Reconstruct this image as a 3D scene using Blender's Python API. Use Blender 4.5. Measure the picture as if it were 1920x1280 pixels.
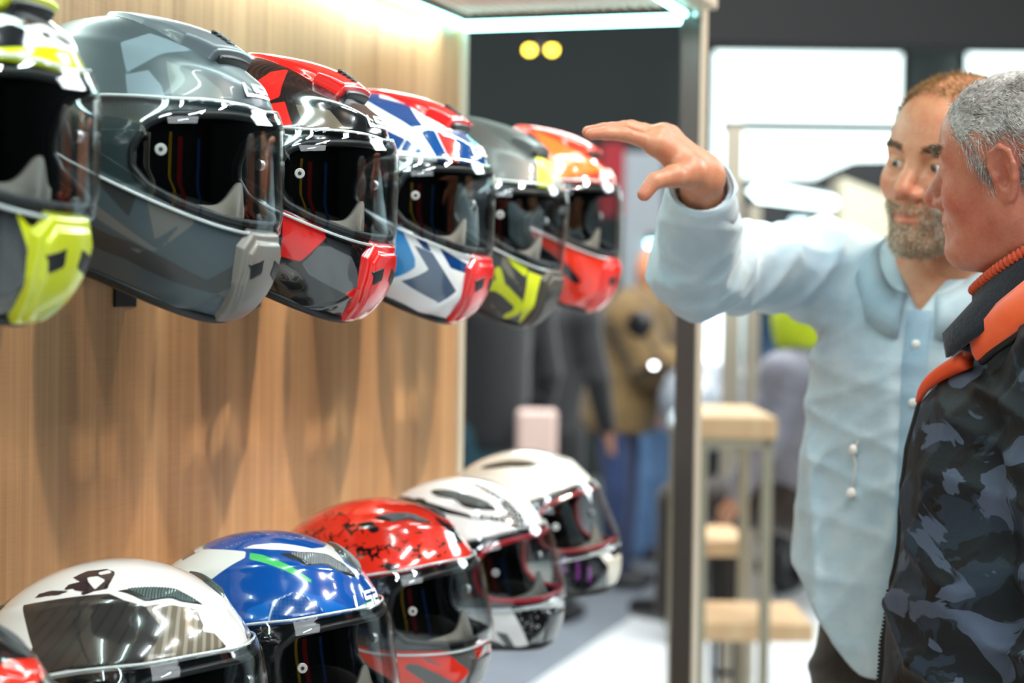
import bpy, math, random
import numpy as np
from mathutils import Matrix, Vector
random.seed(7); np.random.seed(7)
for _o in list(bpy.data.objects): bpy.data.objects.remove(_o)
SC = bpy.context.scene
COL = SC.collection
PI = math.pi

# ---------------------------------------------------------------- camera
FPX = 3600.0                       # focal length in pixels of the 1920 x 1280 frame
YAW, PITCH, ROLL = math.radians(18.3), math.atan(80 / 3600), math.radians(0.8)
CAMPOS = np.array([0, 0, 1.48])
_f = np.array([-math.sin(YAW) * math.cos(PITCH), math.cos(YAW) * math.cos(PITCH), -math.sin(PITCH)])
_r = np.array([math.cos(YAW), math.sin(YAW), 0.0])
_u = np.cross(_r, _f)
CR = _r * math.cos(ROLL) + _u * math.sin(ROLL)
CU = _u * math.cos(ROLL) - _r * math.sin(ROLL)
CF = _f
def at(px, py, Z):
    """world point seen at pixel (px, py) at distance Z along the optical axis"""
    return CAMPOS + Z * (CF + CR * (px - 960) / FPX - CU * (py - 640) / FPX)
cam_data = bpy.data.cameras.new('camera')
cam = bpy.data.objects.new('camera', cam_data); COL.objects.link(cam)
cam_data.sensor_width = 36.0
cam_data.lens = 36.0 * FPX / 1920
cam_data.clip_start = 0.05; cam_data.clip_end = 200
m = Matrix.Identity(4)
for i in range(3):
    m[i][0] = CR[i]; m[i][1] = CU[i]; m[i][2] = -CF[i]; m[i][3] = CAMPOS[i]
cam.matrix_world = m
cam_data.dof.use_dof = True
cam_data.dof.focus_distance = 2.13
cam_data.dof.aperture_fstop = 3.3
SC.camera = cam

# ---------------------------------------------------------------- world, exposure, hall lights
SC.view_settings.view_transform = 'Standard'
SC.view_settings.look = 'None'
SC.view_settings.gamma = 1.0
SC.view_settings.use_curve_mapping = False
SC.view_settings.exposure = 0.6
world = bpy.data.worlds.new('hall_ambience'); SC.world = world
world.use_nodes = True
_bg = world.node_tree.nodes['Background']
_bg.inputs[0].default_value = (0.80, 0.92, 1.0, 1)
_bg.inputs[1].default_value = 0.42

def area_light(name, loc, target, size, size_y, power, color):
    d = bpy.data.lights.new(name, 'AREA'); d.shape = 'RECTANGLE'
    d.size = size; d.size_y = size_y; d.energy = power; d.color = color
    o = bpy.data.objects.new(name, d); COL.objects.link(o)
    o.location = loc
    o.rotation_euler = (Vector(target) - Vector(loc)).to_track_quat('-Z', 'Y').to_euler()
    return o
# the hall's ceiling fluorescents and stand spotlights
for k, (x, y) in enumerate([(0.6, -1.2), (1.6, 0.4), (0.4, 1.0), (1.9, 2.6), (0.5, 3.6), (2.6, -1.8)]):
    area_light('ceiling_tube_light', (x, y, 4.1), (x, y, 0), 0.10, 1.3, 26, (0.86, 0.97, 1.0))
area_light('added_front_fill', (3.0, -2.0, 4.6), (-0.8, 2.2, 1.3), 3.0, 2.2, 60, (0.92, 0.98, 1.0))  # unseen area light added to brighten the helmets and their reflections
area_light('hall_daylight', (2.5, 7.5, 4.0), (-0.3, 2.6, 1.5), 2.6, 1.6, 110, (0.9, 0.97, 1.0))
def spot_light(name, loc, target, power, color, angle=40, blend=0.5, radius=0.04):
    d = bpy.data.lights.new(name, 'SPOT'); d.energy = power; d.color = color
    d.spot_size = math.radians(angle); d.spot_blend = blend; d.shadow_soft_size = radius
    o = bpy.data.objects.new(name, d); COL.objects.link(o); o.location = loc
    o.rotation_euler = (Vector(target) - Vector(loc)).to_track_quat('-Z', 'Y').to_euler()
    return o
for (x, y, ty, p) in [(0.9, 1.0, 1.5, 34), (0.9, 2.2, 2.5, 75), (0.9, 3.1, 3.2, 170)]:
    spot_light('stand_spotlight', (x, y, 3.3), (-1.2, ty, 1.15), p, (1.0, 0.80, 0.60), 46, 0.7, 0.05)

# ---------------------------------------------------------------- materials
def rgb(h):
    """#rrggbb (display) to linear"""
    h = h.lstrip('#'); v = [int(h[i:i + 2], 16) / 255 for i in (0, 2, 4)]
    return tuple((c / 12.92 if c <= 0.04045 else ((c + 0.055) / 1.055) ** 2.4) for c in v) + (1.0,)
def mat(name, color, rough=0.5, metal=0.0, coat=0.0, emit=None, estr=0.0, spec=0.5, sheen=0.0, sss=0.0, coat_rough=0.03):
    m = bpy.data.materials.new(name); m.use_nodes = True
    b = m.node_tree.nodes['Principled BSDF']
    if isinstance(color, str): color = rgb(color)
    b.inputs['Base Color'].default_value = color
    b.inputs['Roughness'].default_value = rough
    b.inputs['Metallic'].default_value = metal
    b.inputs['Coat Weight'].default_value = coat
    b.inputs['Coat Roughness'].default_value = coat_rough
    b.inputs['Specular IOR Level'].default_value = spec
    b.inputs['Sheen Weight'].default_value = sheen
    if sss:
        b.inputs['Subsurface Weight'].default_value = sss
        b.inputs['Subsurface Radius'].default_value = (0.012, 0.004, 0.002)
        b.inputs['Subsurface Scale'].default_value = 1.0
    if emit is not None:
        b.inputs['Emission Color'].default_value = rgb(emit) if isinstance(emit, str) else emit
        b.inputs['Emission Strength'].default_value = estr
    return m
class NT:
    """tiny node-graph helper on a principled material"""
    def __init__(s, m): s.m = m; s.t = m.node_tree; s.n = s.t.nodes; s.b = s.n['Principled BSDF']
    def new(s, typ, **kw):
        n = s.n.new(typ)
        for k, v in kw.items():
            if k.startswith('i_'): n.inputs[int(k[2:])].default_value = v
            else: setattr(n, k, v)
        return n
    def link(s, a, b): s.t.links.new(a, b)
    def coord(s, kind='Object'): return s.new('ShaderNodeTexCoord').outputs[kind]
    def mapping(s, vec, scale=(1, 1, 1), rot=(0, 0, 0), loc=(0, 0, 0)):
        n = s.new('ShaderNodeMapping'); s.link(vec, n.inputs[0])
        n.inputs['Scale'].default_value = scale; n.inputs['Rotation'].default_value = rot; n.inputs['Location'].default_value = loc
        return n.outputs[0]
    def noise(s, vec, scale, detail=2, rough=0.5, dist=0.0):
        n = s.new('ShaderNodeTexNoise'); s.link(vec, n.inputs['Vector'])
        n.inputs['Scale'].default_value = scale; n.inputs['Detail'].default_value = detail
        n.inputs['Roughness'].default_value = rough; n.inputs['Distortion'].default_value = dist
        return n.outputs[0]
    def math(s, op, a, b=None, c=None, clamp=False):
        n = s.new('ShaderNodeMath', operation=op, use_clamp=clamp)
        for i, v in enumerate((a, b, c)):
            if v is None: continue
            if isinstance(v, (int, float)): n.inputs[i].default_value = v
            else: s.link(v, n.inputs[i])
        return n.outputs[0]
    def mix(s, fac, a, b, blend='MIX'):
        n = s.new('ShaderNodeMix', data_type='RGBA', blend_type=blend)
        for i, v in ((0, fac), (6, a), (7, b)):
            if isinstance(v, (int, float)): n.inputs[i].default_value = v
            elif isinstance(v, tuple): n.inputs[i].default_value = v
            elif isinstance(v, str): n.inputs[i].default_value = rgb(v)
            else: s.link(v, n.inputs[i])
        return n.outputs[2]
    def ramp(s, fac, stops, interp='LINEAR'):
        n = s.new('ShaderNodeValToRGB'); s.link(fac, n.inputs[0]); cr = n.color_ramp; cr.interpolation = interp
        while len(cr.elements) < len(stops): cr.elements.new(0.5)
        for e, (p, c) in zip(cr.elements, stops):
            e.position = p; e.color = rgb(c) if isinstance(c, str) else c
        return n.outputs[0]
    def bump(s, h, strength=0.3, dist=0.002, normal=None):
        n = s.new('ShaderNodeBump'); n.inputs['Strength'].default_value = strength; n.inputs['Distance'].default_value = dist
        s.link(h, n.inputs['Height'])
        if normal is not None: s.link(normal, n.inputs['Normal'])
        s.link(n.outputs[0], s.b.inputs['Normal']); return n.outputs[0]
    def attr(s, name): return s.new('ShaderNodeAttribute', attribute_name=name).outputs['Fac']

# ---------------------------------------------------------------- object helpers
def mesh_obj(name, verts, faces, material=None, parent=None, smooth=True, loc=None):
    me = bpy.data.meshes.new(name)
    verts = np.asarray(verts, dtype=np.float32).reshape(-1, 3)
    if isinstance(faces, np.ndarray):
        nf, k = faces.shape
        me.vertices.add(len(verts)); me.vertices.foreach_set('co', verts.ravel())
        me.loops.add(nf * k); me.loops.foreach_set('vertex_index', faces.astype(np.int32).ravel())
        me.polygons.add(nf); me.polygons.foreach_set('loop_start', np.arange(0, nf * k, k, dtype=np.int32))
        me.polygons.foreach_set('loop_total', np.full(nf, k, dtype=np.int32))
        me.update(calc_edges=True); me.validate()
    else:
        me.from_pydata([tuple(map(float, v)) for v in verts], [], [tuple(int(i) for i in f) for f in faces]); me.update()
    if smooth: me.polygons.foreach_set('use_smooth', np.ones(len(me.polygons), dtype=bool))
    o = bpy.data.objects.new(name, me); COL.objects.link(o)
    if material is not None: me.materials.append(material)
    if parent is not None: o.parent = parent
    if loc is not None: o.location = loc
    return o
def empty(name, loc, label, cat, group=None, rot=(0, 0, 0)):
    o = bpy.data.objects.new(name, None); COL.objects.link(o); o.location = loc; o.rotation_euler = rot
    o.empty_display_size = 0.05
    return tag(o, label, cat, group)
def tag(o, label, cat, group=None, kind=None):
    o['label'] = label; o['category'] = cat
    if group: o['group'] = group
    if kind: o['kind'] = kind
    return o
def struct(o): o['kind'] = 'structure'; return o
class MB:
    """collects boxes, tubes ... into one mesh"""
    def __init__(s): s.v = []; s.f = []
    def add(s, v, f):
        b = len(s.v); s.v += [tuple(map(float, p)) for p in v]; s.f += [tuple(int(i) + b for i in q) for q in f]; return s
    def box(s, lo, hi, bev=0.0, R=None, c=None):
        lo = np.array(lo, float); hi = np.array(hi, float); ce = (lo + hi) / 2; h = (hi - lo) / 2
        b = min(bev, h.min() * 0.9)
        if b <= 0:
            pts = np.array([[x, y, z] for x in (-1, 1) for y in (-1, 1) for z in (-1, 1)]) * h
            fs = [(0, 1, 3, 2), (4, 6, 7, 5), (0, 4, 5, 1), (2, 3, 7, 6), (0, 2, 6, 4), (1, 5, 7, 3)]
        else:
            pts = []; fs = []
            idx = {}
            for sx in (-1, 1):
                for sy in (-1, 1):
                    for sz in (-1, 1):
                        for k in range(3):
                            p = np.array([sx, sy, sz]) * (h - b); p[k] += np.array([sx, sy, sz])[k] * b
                            idx[(sx, sy, sz, k)] = len(pts); pts.append(p)
            for k in range(3):
                a, c2 = [i for i in range(3) if i != k]
                for sg in (-1, 1):
                    q = []
                    for (u, w) in ((-1, -1), (1, -1), (1, 1), (-1, 1)):
                        t = [0, 0, 0]; t[k] = sg; t[a] = u; t[c2] = w; q.append(idx[(*t, k)])
                    fs.append(tuple(q))
                # edges running along k
                for u in (-1, 1):
                    for w in (-1, 1):
                        t0 = [0, 0, 0]; t1 = [0, 0, 0]; t0[k] = -1; t1[k] = 1; t0[a] = t1[a] = u; t0[c2] = t1[c2] = w
                        fs.append((idx[(*t0, a)], idx[(*t1, a)], idx[(*t1, c2)], idx[(*t0, c2)]))
            for sx in (-1, 1):
                for sy in (-1, 1):
                    for sz in (-1, 1): fs.append(tuple(idx[(sx, sy, sz, k)] for k in range(3)))
            pts = np.array(pts)
        if R is not None: pts = pts @ np.array(R).T
        return s.add(pts + (ce if c is None else np.array(c)), fs)
    def tube(s, path, r, n=10, closed=False, cap=True):
        P = np.array(path, float); N = len(P)
        rr = np.broadcast_to(np.array(r, float), (N,))
        T = np.roll(P, -1, 0) - np.roll(P, 1, 0) if closed else np.gradient(P, axis=0)
        T /= np.linalg.norm(T, axis=1)[:, None] + 1e-12
        a = np.array([0, 0, 1.0]) if abs(T[0, 2]) < 0.9 else np.array([1.0, 0, 0])
        nrm = np.cross(T[0], a); nrm /= np.linalg.norm(nrm)
        rings = []
        for i in range(N):
            nrm = nrm - T[i] * nrm.dot(T[i]); nrm /= np.linalg.norm(nrm) + 1e-12
            b = np.cross(T[i], nrm)
            rings.append([P[i] + rr[i] * (math.cos(t) * nrm + math.sin(t) * b) for t in np.linspace(0, 2 * PI, n, endpoint=False)])
        v = [p for r_ in rings for p in r_]; f = []
        for i in range(N if closed else N - 1):
            j = (i + 1) % N
            for k in range(n): f.append((i * n + k, i * n + (k + 1) % n, j * n + (k + 1) % n, j * n + k))
        if cap and not closed:
            f.append(tuple(range(n))[::-1]); f.append(tuple((N - 1) * n + k for k in range(n)))
        return s.add(v, f)
    def lathe(s, prof, n=24, center=(0, 0, 0), R=None):
        """profile of (radius, height) spun about z"""
        v = []; f = []
        for (r, z) in prof:
            for k in range(n): v.append((r * math.cos(2 * PI * k / n), r * math.sin(2 * PI * k / n), z))
        for i in range(len(prof) - 1):
            for k in range(n): f.append((i * n + k, i * n + (k + 1) % n, (i + 1) * n + (k + 1) % n, (i + 1) * n + k))
        f.append(tuple(range(n))[::-1]); f.append(tuple((len(prof) - 1) * n + k for k in range(n)))
        v = np.array(v)
        if R is not None: v = v @ np.array(R).T
        return s.add(v + np.array(center), f)
    def prism(s, poly, origin, U, V, depth):
        """polygon in the plane (U, V) at origin, thickened by depth along U x V"""
        U = np.array(U, float); V = np.array(V, float); Nn = np.cross(U, V); Nn /= np.linalg.norm(Nn)
        a = [np.array(origin) + U * x + V * y for x, y in poly]; b = [p + Nn * depth for p in a]; n = len(poly)
        f = [tuple(range(n))[::-1], tuple(range(n, 2 * n))] + [(i, (i + 1) % n, n + (i + 1) % n, n + i) for i in range(n)]
        return s.add(a + b, f)
    def build(s, name, material, parent=None, smooth=False):
        o = mesh_obj(name, s.v, s.f, material, parent, smooth=smooth)
        return o
def autosmooth(o, deg=35):
    me = o.data
    me.polygons.foreach_set('use_smooth', np.ones(len(me.polygons), dtype=bool))
    me.set_sharp_from_angle(angle=math.radians(deg)); return o
def solidify(o, t, offset=-1.0):
    md = o.modifiers.new('thickness', 'SOLIDIFY'); md.thickness = t; md.offset = offset; return md
# ================================================================ HELMET GEOMETRY (pure numpy part)
def sstep(a, b, x):
    t = np.clip((x - a) / (b - a), 0, 1); return t * t * (3 - 2 * t)
R_STORM = [(-180, .172), (-155, .168), (-135, .160), (-110, .148), (-90, .146), (-65, .160), (-52, .184), (-42, .197), (-32, .196), (-20, .184),
           (-5, .164), (8, .158), (20, .160), (34, .169), (45, .165), (55, .160), (75, .156), (95, .156), (115, .159), (135, .166), (155, .173)]
R_RAPID = [(-180, .160), (-155, .160), (-135, .156), (-110, .146), (-90, .144), (-65, .158), (-50, .180), (-40, .184), (-30, .180), (-20, .170),
           (-5, .155), (8, .152), (20, .157), (35, .157), (55, .154), (75, .150), (95, .148), (115, .150), (135, .156), (155, .160)]
class Surf:
    """helmet outer surface.  (p, q) is a flat chart of one side: the origin is the ear, radius 1 the centre line,
    +p forward, +q up.  side = -1 is the helmet's right, +1 its left."""
    def __init__(s, ctrl, W=0.127, n=2.35, chin=(.155, -.131), nape=(-.135, -.098)):
        a = np.array([c[0] for c in ctrl], float); r = np.array([c[1] for c in ctrl], float)
        aa = np.concatenate([a - 360, a, a + 360]); rr = np.tile(r, 3)
        # smooth periodic table
        t = np.arange(-360, 361, 1.0); base = np.interp(t, aa, rr)
        k = np.exp(-0.5 * (np.arange(-24, 25) / 6.0) ** 2); k /= k.sum()
        sm = np.convolve(base, k, 'same')
        s.tx = t; s.ty = sm; s.W = W; s.n = n; s.chin = chin; s.nape = nape
    def R(s, al): return np.interp(np.degrees(np.arctan2(np.sin(al), np.cos(al))), s.tx, s.ty)
    def at_theta(s, al, th, side):
        e = 2 / s.n
        y = s.W * np.sin(th) ** e; rad = s.R(al) * np.maximum(np.cos(th), 0) ** e
        x = rad * np.cos(al); z = rad * np.sin(al)
        y = y * (1 - 0.16 * sstep(-0.01, -0.15, z)) * (1 - 0.07 * sstep(0.05, 0.16, z))
        return np.stack([x, y * side, z], -1)
    def pq(s, p, q, side, off=0.0):
        p = np.asarray(p, float); q = np.asarray(q, float)
        def ev(p, q):
            rho = np.clip(np.hypot(p, q), 1e-6, 1); al = np.arctan2(q, p)
            return s.at_theta(al, (1 - rho) * PI / 2, side)
        P = ev(p, q)
        if np.all(np.asarray(off) == 0): return P
        return P + s.normal(p, q, side) * np.asarray(off)[..., None]
    def normal(s, p, q, side):
        p = np.asarray(p, float); q = np.asarray(q, float)
        rho = np.hypot(p, q); al = np.arctan2(q, p)
        # stay clear of both the pole and the centre line when differencing
        r0 = np.clip(rho, 0.02, 0.999); h = 0.004
        P = s.at_theta(al, (1 - r0) * PI / 2, side)
        A = s.at_theta(al + h, (1 - r0) * PI / 2, side) - s.at_theta(al - h, (1 - r0) * PI / 2, side)
        ra = np.clip(r0 - h, 0.001, 1); rb = np.clip(r0 + h, 0.001, 1)
        B = s.at_theta(al, (1 - ra) * PI / 2, side) - s.at_theta(al, (1 - rb) * PI / 2, side)
        N = np.cross(A, B); N /= np.linalg.norm(N, axis=-1, keepdims=True) + 1e-12
        sg = np.sign((N * P).sum(-1)); sg = np.where(sg == 0, 1.0, sg)
        N = N * sg[..., None]
        k = sstep(0.985, 1.0, rho); N[..., 1] *= (1 - k)
        return N / (np.linalg.norm(N, axis=-1, keepdims=True) + 1e-12)
    def from_xz(s, x, z):
        """chart position of the side point whose side-view position is (x, z)"""
        x = np.asarray(x, float); z = np.asarray(z, float)
        al = np.arctan2(z, x); f = np.hypot(x, z) / s.R(al); g = np.clip(f, 0, 1)
        th = np.arccos(np.clip(g ** (s.n / 2), 0, 1)); rho = 1 - th / (PI / 2) + np.maximum(f - 1, 0) * 1.5
        return np.stack([rho * np.cos(al), rho * np.sin(al)], -1)
    def mid(s, a, y, off=0.0):
        """point near the centre line: a = angle (rad) forward-to-up, y = lateral metres (signed)"""
        a = np.asarray(a, float); y = np.asarray(y, float)
        th = np.arcsin(np.clip((np.abs(y) / s.W) ** (s.n / 2), 0, 1))
        side = np.where(y >= 0, 1.0, -1.0)
        P = s.at_theta(a, th, side)
        rho = 1 - th / (PI / 2); p = rho * np.cos(a); q = rho * np.sin(a)
        N = s.normal(p, q, side); return P + N * np.asarray(off)[..., None]
def poly_sd(poly, P):
    """signed distance (inside > 0) of points P (N,2) to polygon and closest boundary point"""
    poly = np.asarray(poly, float); n = len(poly); P = np.asarray(P, float)
    best = np.full(len(P), 1e9); cp = np.zeros_like(P); ins = np.zeros(len(P), bool)
    for i in range(n):
        a = poly[i]; b = poly[(i + 1) % n]; e = b - a
        t = np.clip(((P - a) @ e) / (e @ e + 1e-15), 0, 1)
        c = a + t[:, None] * e; d = np.hypot(*(P - c).T)
        k = d < best; best[k] = d[k]; cp[k] = c[k]
        cond = ((a[1] > P[:, 1]) != (b[1] > P[:, 1]))
        xi = (b[0] - a[0]) * (P[:, 1] - a[1]) / ((b[1] - a[1]) if abs(b[1] - a[1]) > 1e-12 else 1e-12) + a[0]
        ins ^= cond & (P[:, 0] < xi)
    return np.where(ins, best, -best), cp
def line_sd(pts, w, P):
    """signed distance to a stroke of half width w"""
    pts = np.asarray(pts, float); best = np.full(len(P), 1e9)
    ws = np.broadcast_to(np.asarray(w, float), (len(pts),))
    for i in range(len(pts) - 1):
        a = pts[i]; b = pts[i + 1]; e = b - a
        t = np.clip(((P - a) @ e) / (e @ e + 1e-15), 0, 1)
        d = np.hypot(*(P - a - t[:, None] * e).T) - (ws[i] * (1 - t) + ws[i + 1] * t)
        best = np.minimum(best, d)
    return -best
def spline(pts, n=8, closed=True):
    P = np.asarray(pts, float); N = len(P); out = []
    rng = range(N) if closed else range(N - 1)
    for i in rng:
        if closed: a, b, c, d = P[i - 1], P[i], P[(i + 1) % N], P[(i + 2) % N]
        else: a, b, c, d = P[max(i - 1, 0)], P[i], P[i + 1], P[min(i + 2, N - 1)]
        for t in np.linspace(0, 1, n, endpoint=False):
            out.append(0.5 * ((2 * b) + (-a + c) * t + (2 * a - 5 * b + 4 * c - d) * t * t + (-a + 3 * b - 3 * c + d) * t ** 3))
    if not closed: out.append(P[-1])
    return np.array(out)
STORM = Surf(R_STORM)
RAPID = Surf(R_RAPID, W=0.126, n=2.25, chin=(.146, -.128), nape=(-.125, -.100))
PORT = {  # eye opening and clear visor outlines in side view (x forward, z up), metres; front ends run past the centre line
    'storm': dict(
        port=[(.24, .130), (.145, .079), (.120, .074), (.092, .066), (.076, .052), (.069, .026), (.073, .008), (.090, -.006), (.120, -.016), (.155, -.024), (.25, -.036)],
        visor=[(.26, .160), (.145, .088), (.090, .080), (.030, .070), (-.020, .058), (-.040, .044), (-.044, .024), (-.034, .012), (.000, .002), (.060, -.012), (.110, -.023), (.155, -.033), (.27, -.056)]),
    'rapid': dict(
        port=[(.24, .046), (.150, .046), (.120, .045), (.092, .040), (.076, .026), (.070, -.002), (.073, -.022), (.088, -.038), (.120, -.046), (.150, -.050), (.24, -.058)],
        visor=[(.26, .060), (.145, .058), (.090, .056), (.030, .052), (-.020, .044), (-.042, .026), (-.046, .004), (-.036, -.014), (-.006, -.034), (.050, -.050), (.110, -.058), (.150, -.060), (.26, -.070)]),
}
# ================================================================ HELMET BUILDER
M_LINER = mat('liner_fabric', '#0a0a0c', 1.0, spec=0.1)
M_PAD = mat('cheek_pad_fabric', '#141311', 0.95, spec=0.15)
M_RUBBER = mat('black_rubber', '#121314', 0.45)
M_BLACKP = mat('black_plastic', '#17181a', 0.35)
M_GUARD = mat('grey_breath_guard', '#6f695f', 0.6)
M_PIN = mat('silver_pin', '#d8dadb', 0.25, metal=0.6)
M_PINH = mat('pin_hole', '#101010', 0.5)
M_MECH = mat('visor_mechanism_plastic', '#26302e', 0.3)
def visor_material(name='clear_visor', tint=(0.92, 0.94, 0.95), base=0.035):
    m = bpy.data.materials.new(name); m.use_nodes = True; t = m.node_tree; n = t.nodes; n.clear()
    out = n.new('ShaderNodeOutputMaterial'); mx = n.new('ShaderNodeMixShader')
    tr = n.new('ShaderNodeBsdfTransparent'); tr.inputs[0].default_value = (*tint, 1)
    gl = n.new('ShaderNodeBsdfGlossy'); gl.inputs['Roughness'].default_value = 0.02; gl.inputs[0].default_value = (1, 1, 1, 1)
    lw = n.new('ShaderNodeLayerWeight'); lw.inputs[0].default_value = 0.5
    pw = n.new('ShaderNodeMath'); pw.operation = 'POWER'; pw.inputs[1].default_value = 3.2
    t.links.new(lw.outputs['Facing'], pw.inputs[0])
    ad = n.new('ShaderNodeMath'); ad.operation = 'MULTIPLY_ADD'; ad.inputs[1].default_value = 0.75; ad.inputs[2].default_value = base; ad.use_clamp = True
    t.links.new(pw.outputs[0], ad.inputs[0]); t.links.new(ad.outputs[0], mx.inputs[0])
    t.links.new(tr.outputs[0], mx.inputs[1]); t.links.new(gl.outputs[0], mx.inputs[2]); t.links.new(mx.outputs[0], out.inputs[0])
    return m
M_VISOR = visor_material()
M_VISOR_DARK = visor_material('smoked_visor', (0.55, 0.56, 0.6), 0.06)
M_VEDGE = mat('lit_visor_edge', '#cfd6d6', 0.15, coat=1.0)  # pale colour carries the light caught along the visor rim
M_DVISOR = M_VEDGE

def port_poly(S, kind, which, grow=0.0):
    return S.from_xz(*np.array(PORT[kind][which]).T)
def half_path(S, poly, side, off):
    """boundary of a chart polygon inside the disc, from the centre line round the side and back"""
    P = np.array(poly); out = []
    dens = []
    for i in range(len(P) - 1):
        for t in np.linspace(0, 1, 24, endpoint=False): dens.append(P[i] * (1 - t) + P[i + 1] * t)
    D = np.array(dens); r = np.hypot(D[:, 0], D[:, 1]); D = D[r <= 1.0]
    # smooth
    for _ in range(14):
        D[1:-1] = (D[:-2] + 2 * D[1:-1] + D[2:]) / 4
    a = D[0] / np.hypot(*D[0]); b = D[-1] / np.hypot(*D[-1])
    D = np.vstack([a[None], D, b[None]])
    return D, S.pq(D[:, 0], D[:, 1], side, np.full(len(D), off))
def smooth_poly(S, poly):
    """polygon with rounded corners, still closed far outside the disc in front"""
    D, _ = half_path(S, poly, 1, 0.0)
    a, b = D[0] * 1.5, D[-1] * 1.5
    return np.vstack([a[None], D, b[None]])
def loop_tube(S, poly, off, r, n=8):
    D, L = half_path(S, poly, 1, off); _, Rr = half_path(S, poly, -1, off)
    path = np.vstack([L, Rr[::-1][1:-1]])
    mb = MB(); mb.tube(path, r, n, closed=True); return mb
def shell_mesh(S, name, material, parent, keep, off=None, layers=None, Na=300, Mt=64, clampz=True, extra=None):
    """trimmed surface mesh.  keep(P) -> (sd, closest) in the chart; layers = list of functions P -> signed distance"""
    al = np.linspace(-PI, PI, Na, endpoint=False)
    j = np.arange(-Mt, Mt + 1)
    th = np.abs(j) / Mt * PI / 2
    rho = 1 - th / (PI / 2)
    A, RHO = np.meshgrid(al, rho, indexing='ij'); SIDE = np.broadcast_to(np.where(j < 0, -1.0, 1.0)[None], A.shape)
    mid = np.broadcast_to((j == 0)[None], A.shape).ravel()
    p = (RHO * np.cos(A)).ravel(); q = (RHO * np.sin(A)).ravel(); side = SIDE.ravel().copy()
    P = np.stack([p, q], -1)
    sd, cp = keep(P) if keep else (np.ones(len(P)), P)
    idx = np.arange(len(P)).reshape(Na, 2 * Mt + 1)
    a = idx[:, :-1]; b = idx[:, 1:]; c = np.roll(idx, -1, 0)[:, 1:]; d = np.roll(idx, -1, 0)[:, :-1]
    F = np.stack([a, d, c, b], -1).reshape(-1, 4)
    kf = (sd[F] > 0).any(1)
    out = sd <= 0
    P2 = P.copy(); P2[out] = cp[out]
    r2 = np.hypot(P2[:, 0], P2[:, 1]); over = (r2 > 1) | mid
    P2[over] /= r2[over][:, None]
    V = S.pq(P2[:, 0], P2[:, 1], side, np.zeros(len(P)))
    if clampz:
        ch, na = S.chin, S.nape
        zc = na[1] + (V[:, 0] - na[0]) / (ch[0] - na[0]) * (ch[1] - na[1]) + 0.010 * np.cos((V[:, 0] - 0.01) / 0.145 * PI / 2).clip(0, 1)
        low = V[:, 2] < zc
        kf &= ~(low[F].all(1))
        V[low, 2] = zc[low]
    o_ = np.zeros(len(P)) if off is None else (np.full(len(P), off) if np.isscalar(off) else off(P2, V, side))
    if extra is not None: o_ = o_ + extra(P2, V, side)
    if np.any(o_ != 0): V = V + S.normal(P2[:, 0], P2[:, 1], side) * o_[:, None]
    F = F[kf]
    used = np.unique(F); remap = -np.ones(len(P), int); remap[used] = np.arange(len(used))
    F = remap[F]; V = V[used]; Pu = P2[used]
    ob = mesh_obj(name, V, F, material, parent)
    me = ob.data
    if layers:
        for k, fn in enumerate(layers):
            at_ = me.attributes.new('L%d' % k, 'FLOAT', 'POINT')
            at_.data.foreach_set('value', np.clip(fn(Pu), -0.2, 0.2).astype(np.float32))
    for nm, arr in (('cp', Pu[:, 0]), ('cq', Pu[:, 1])):
        at_ = me.attributes.new(nm, 'FLOAT', 'POINT'); at_.data.foreach_set('value', arr.astype(np.float32))
    return ob
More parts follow.
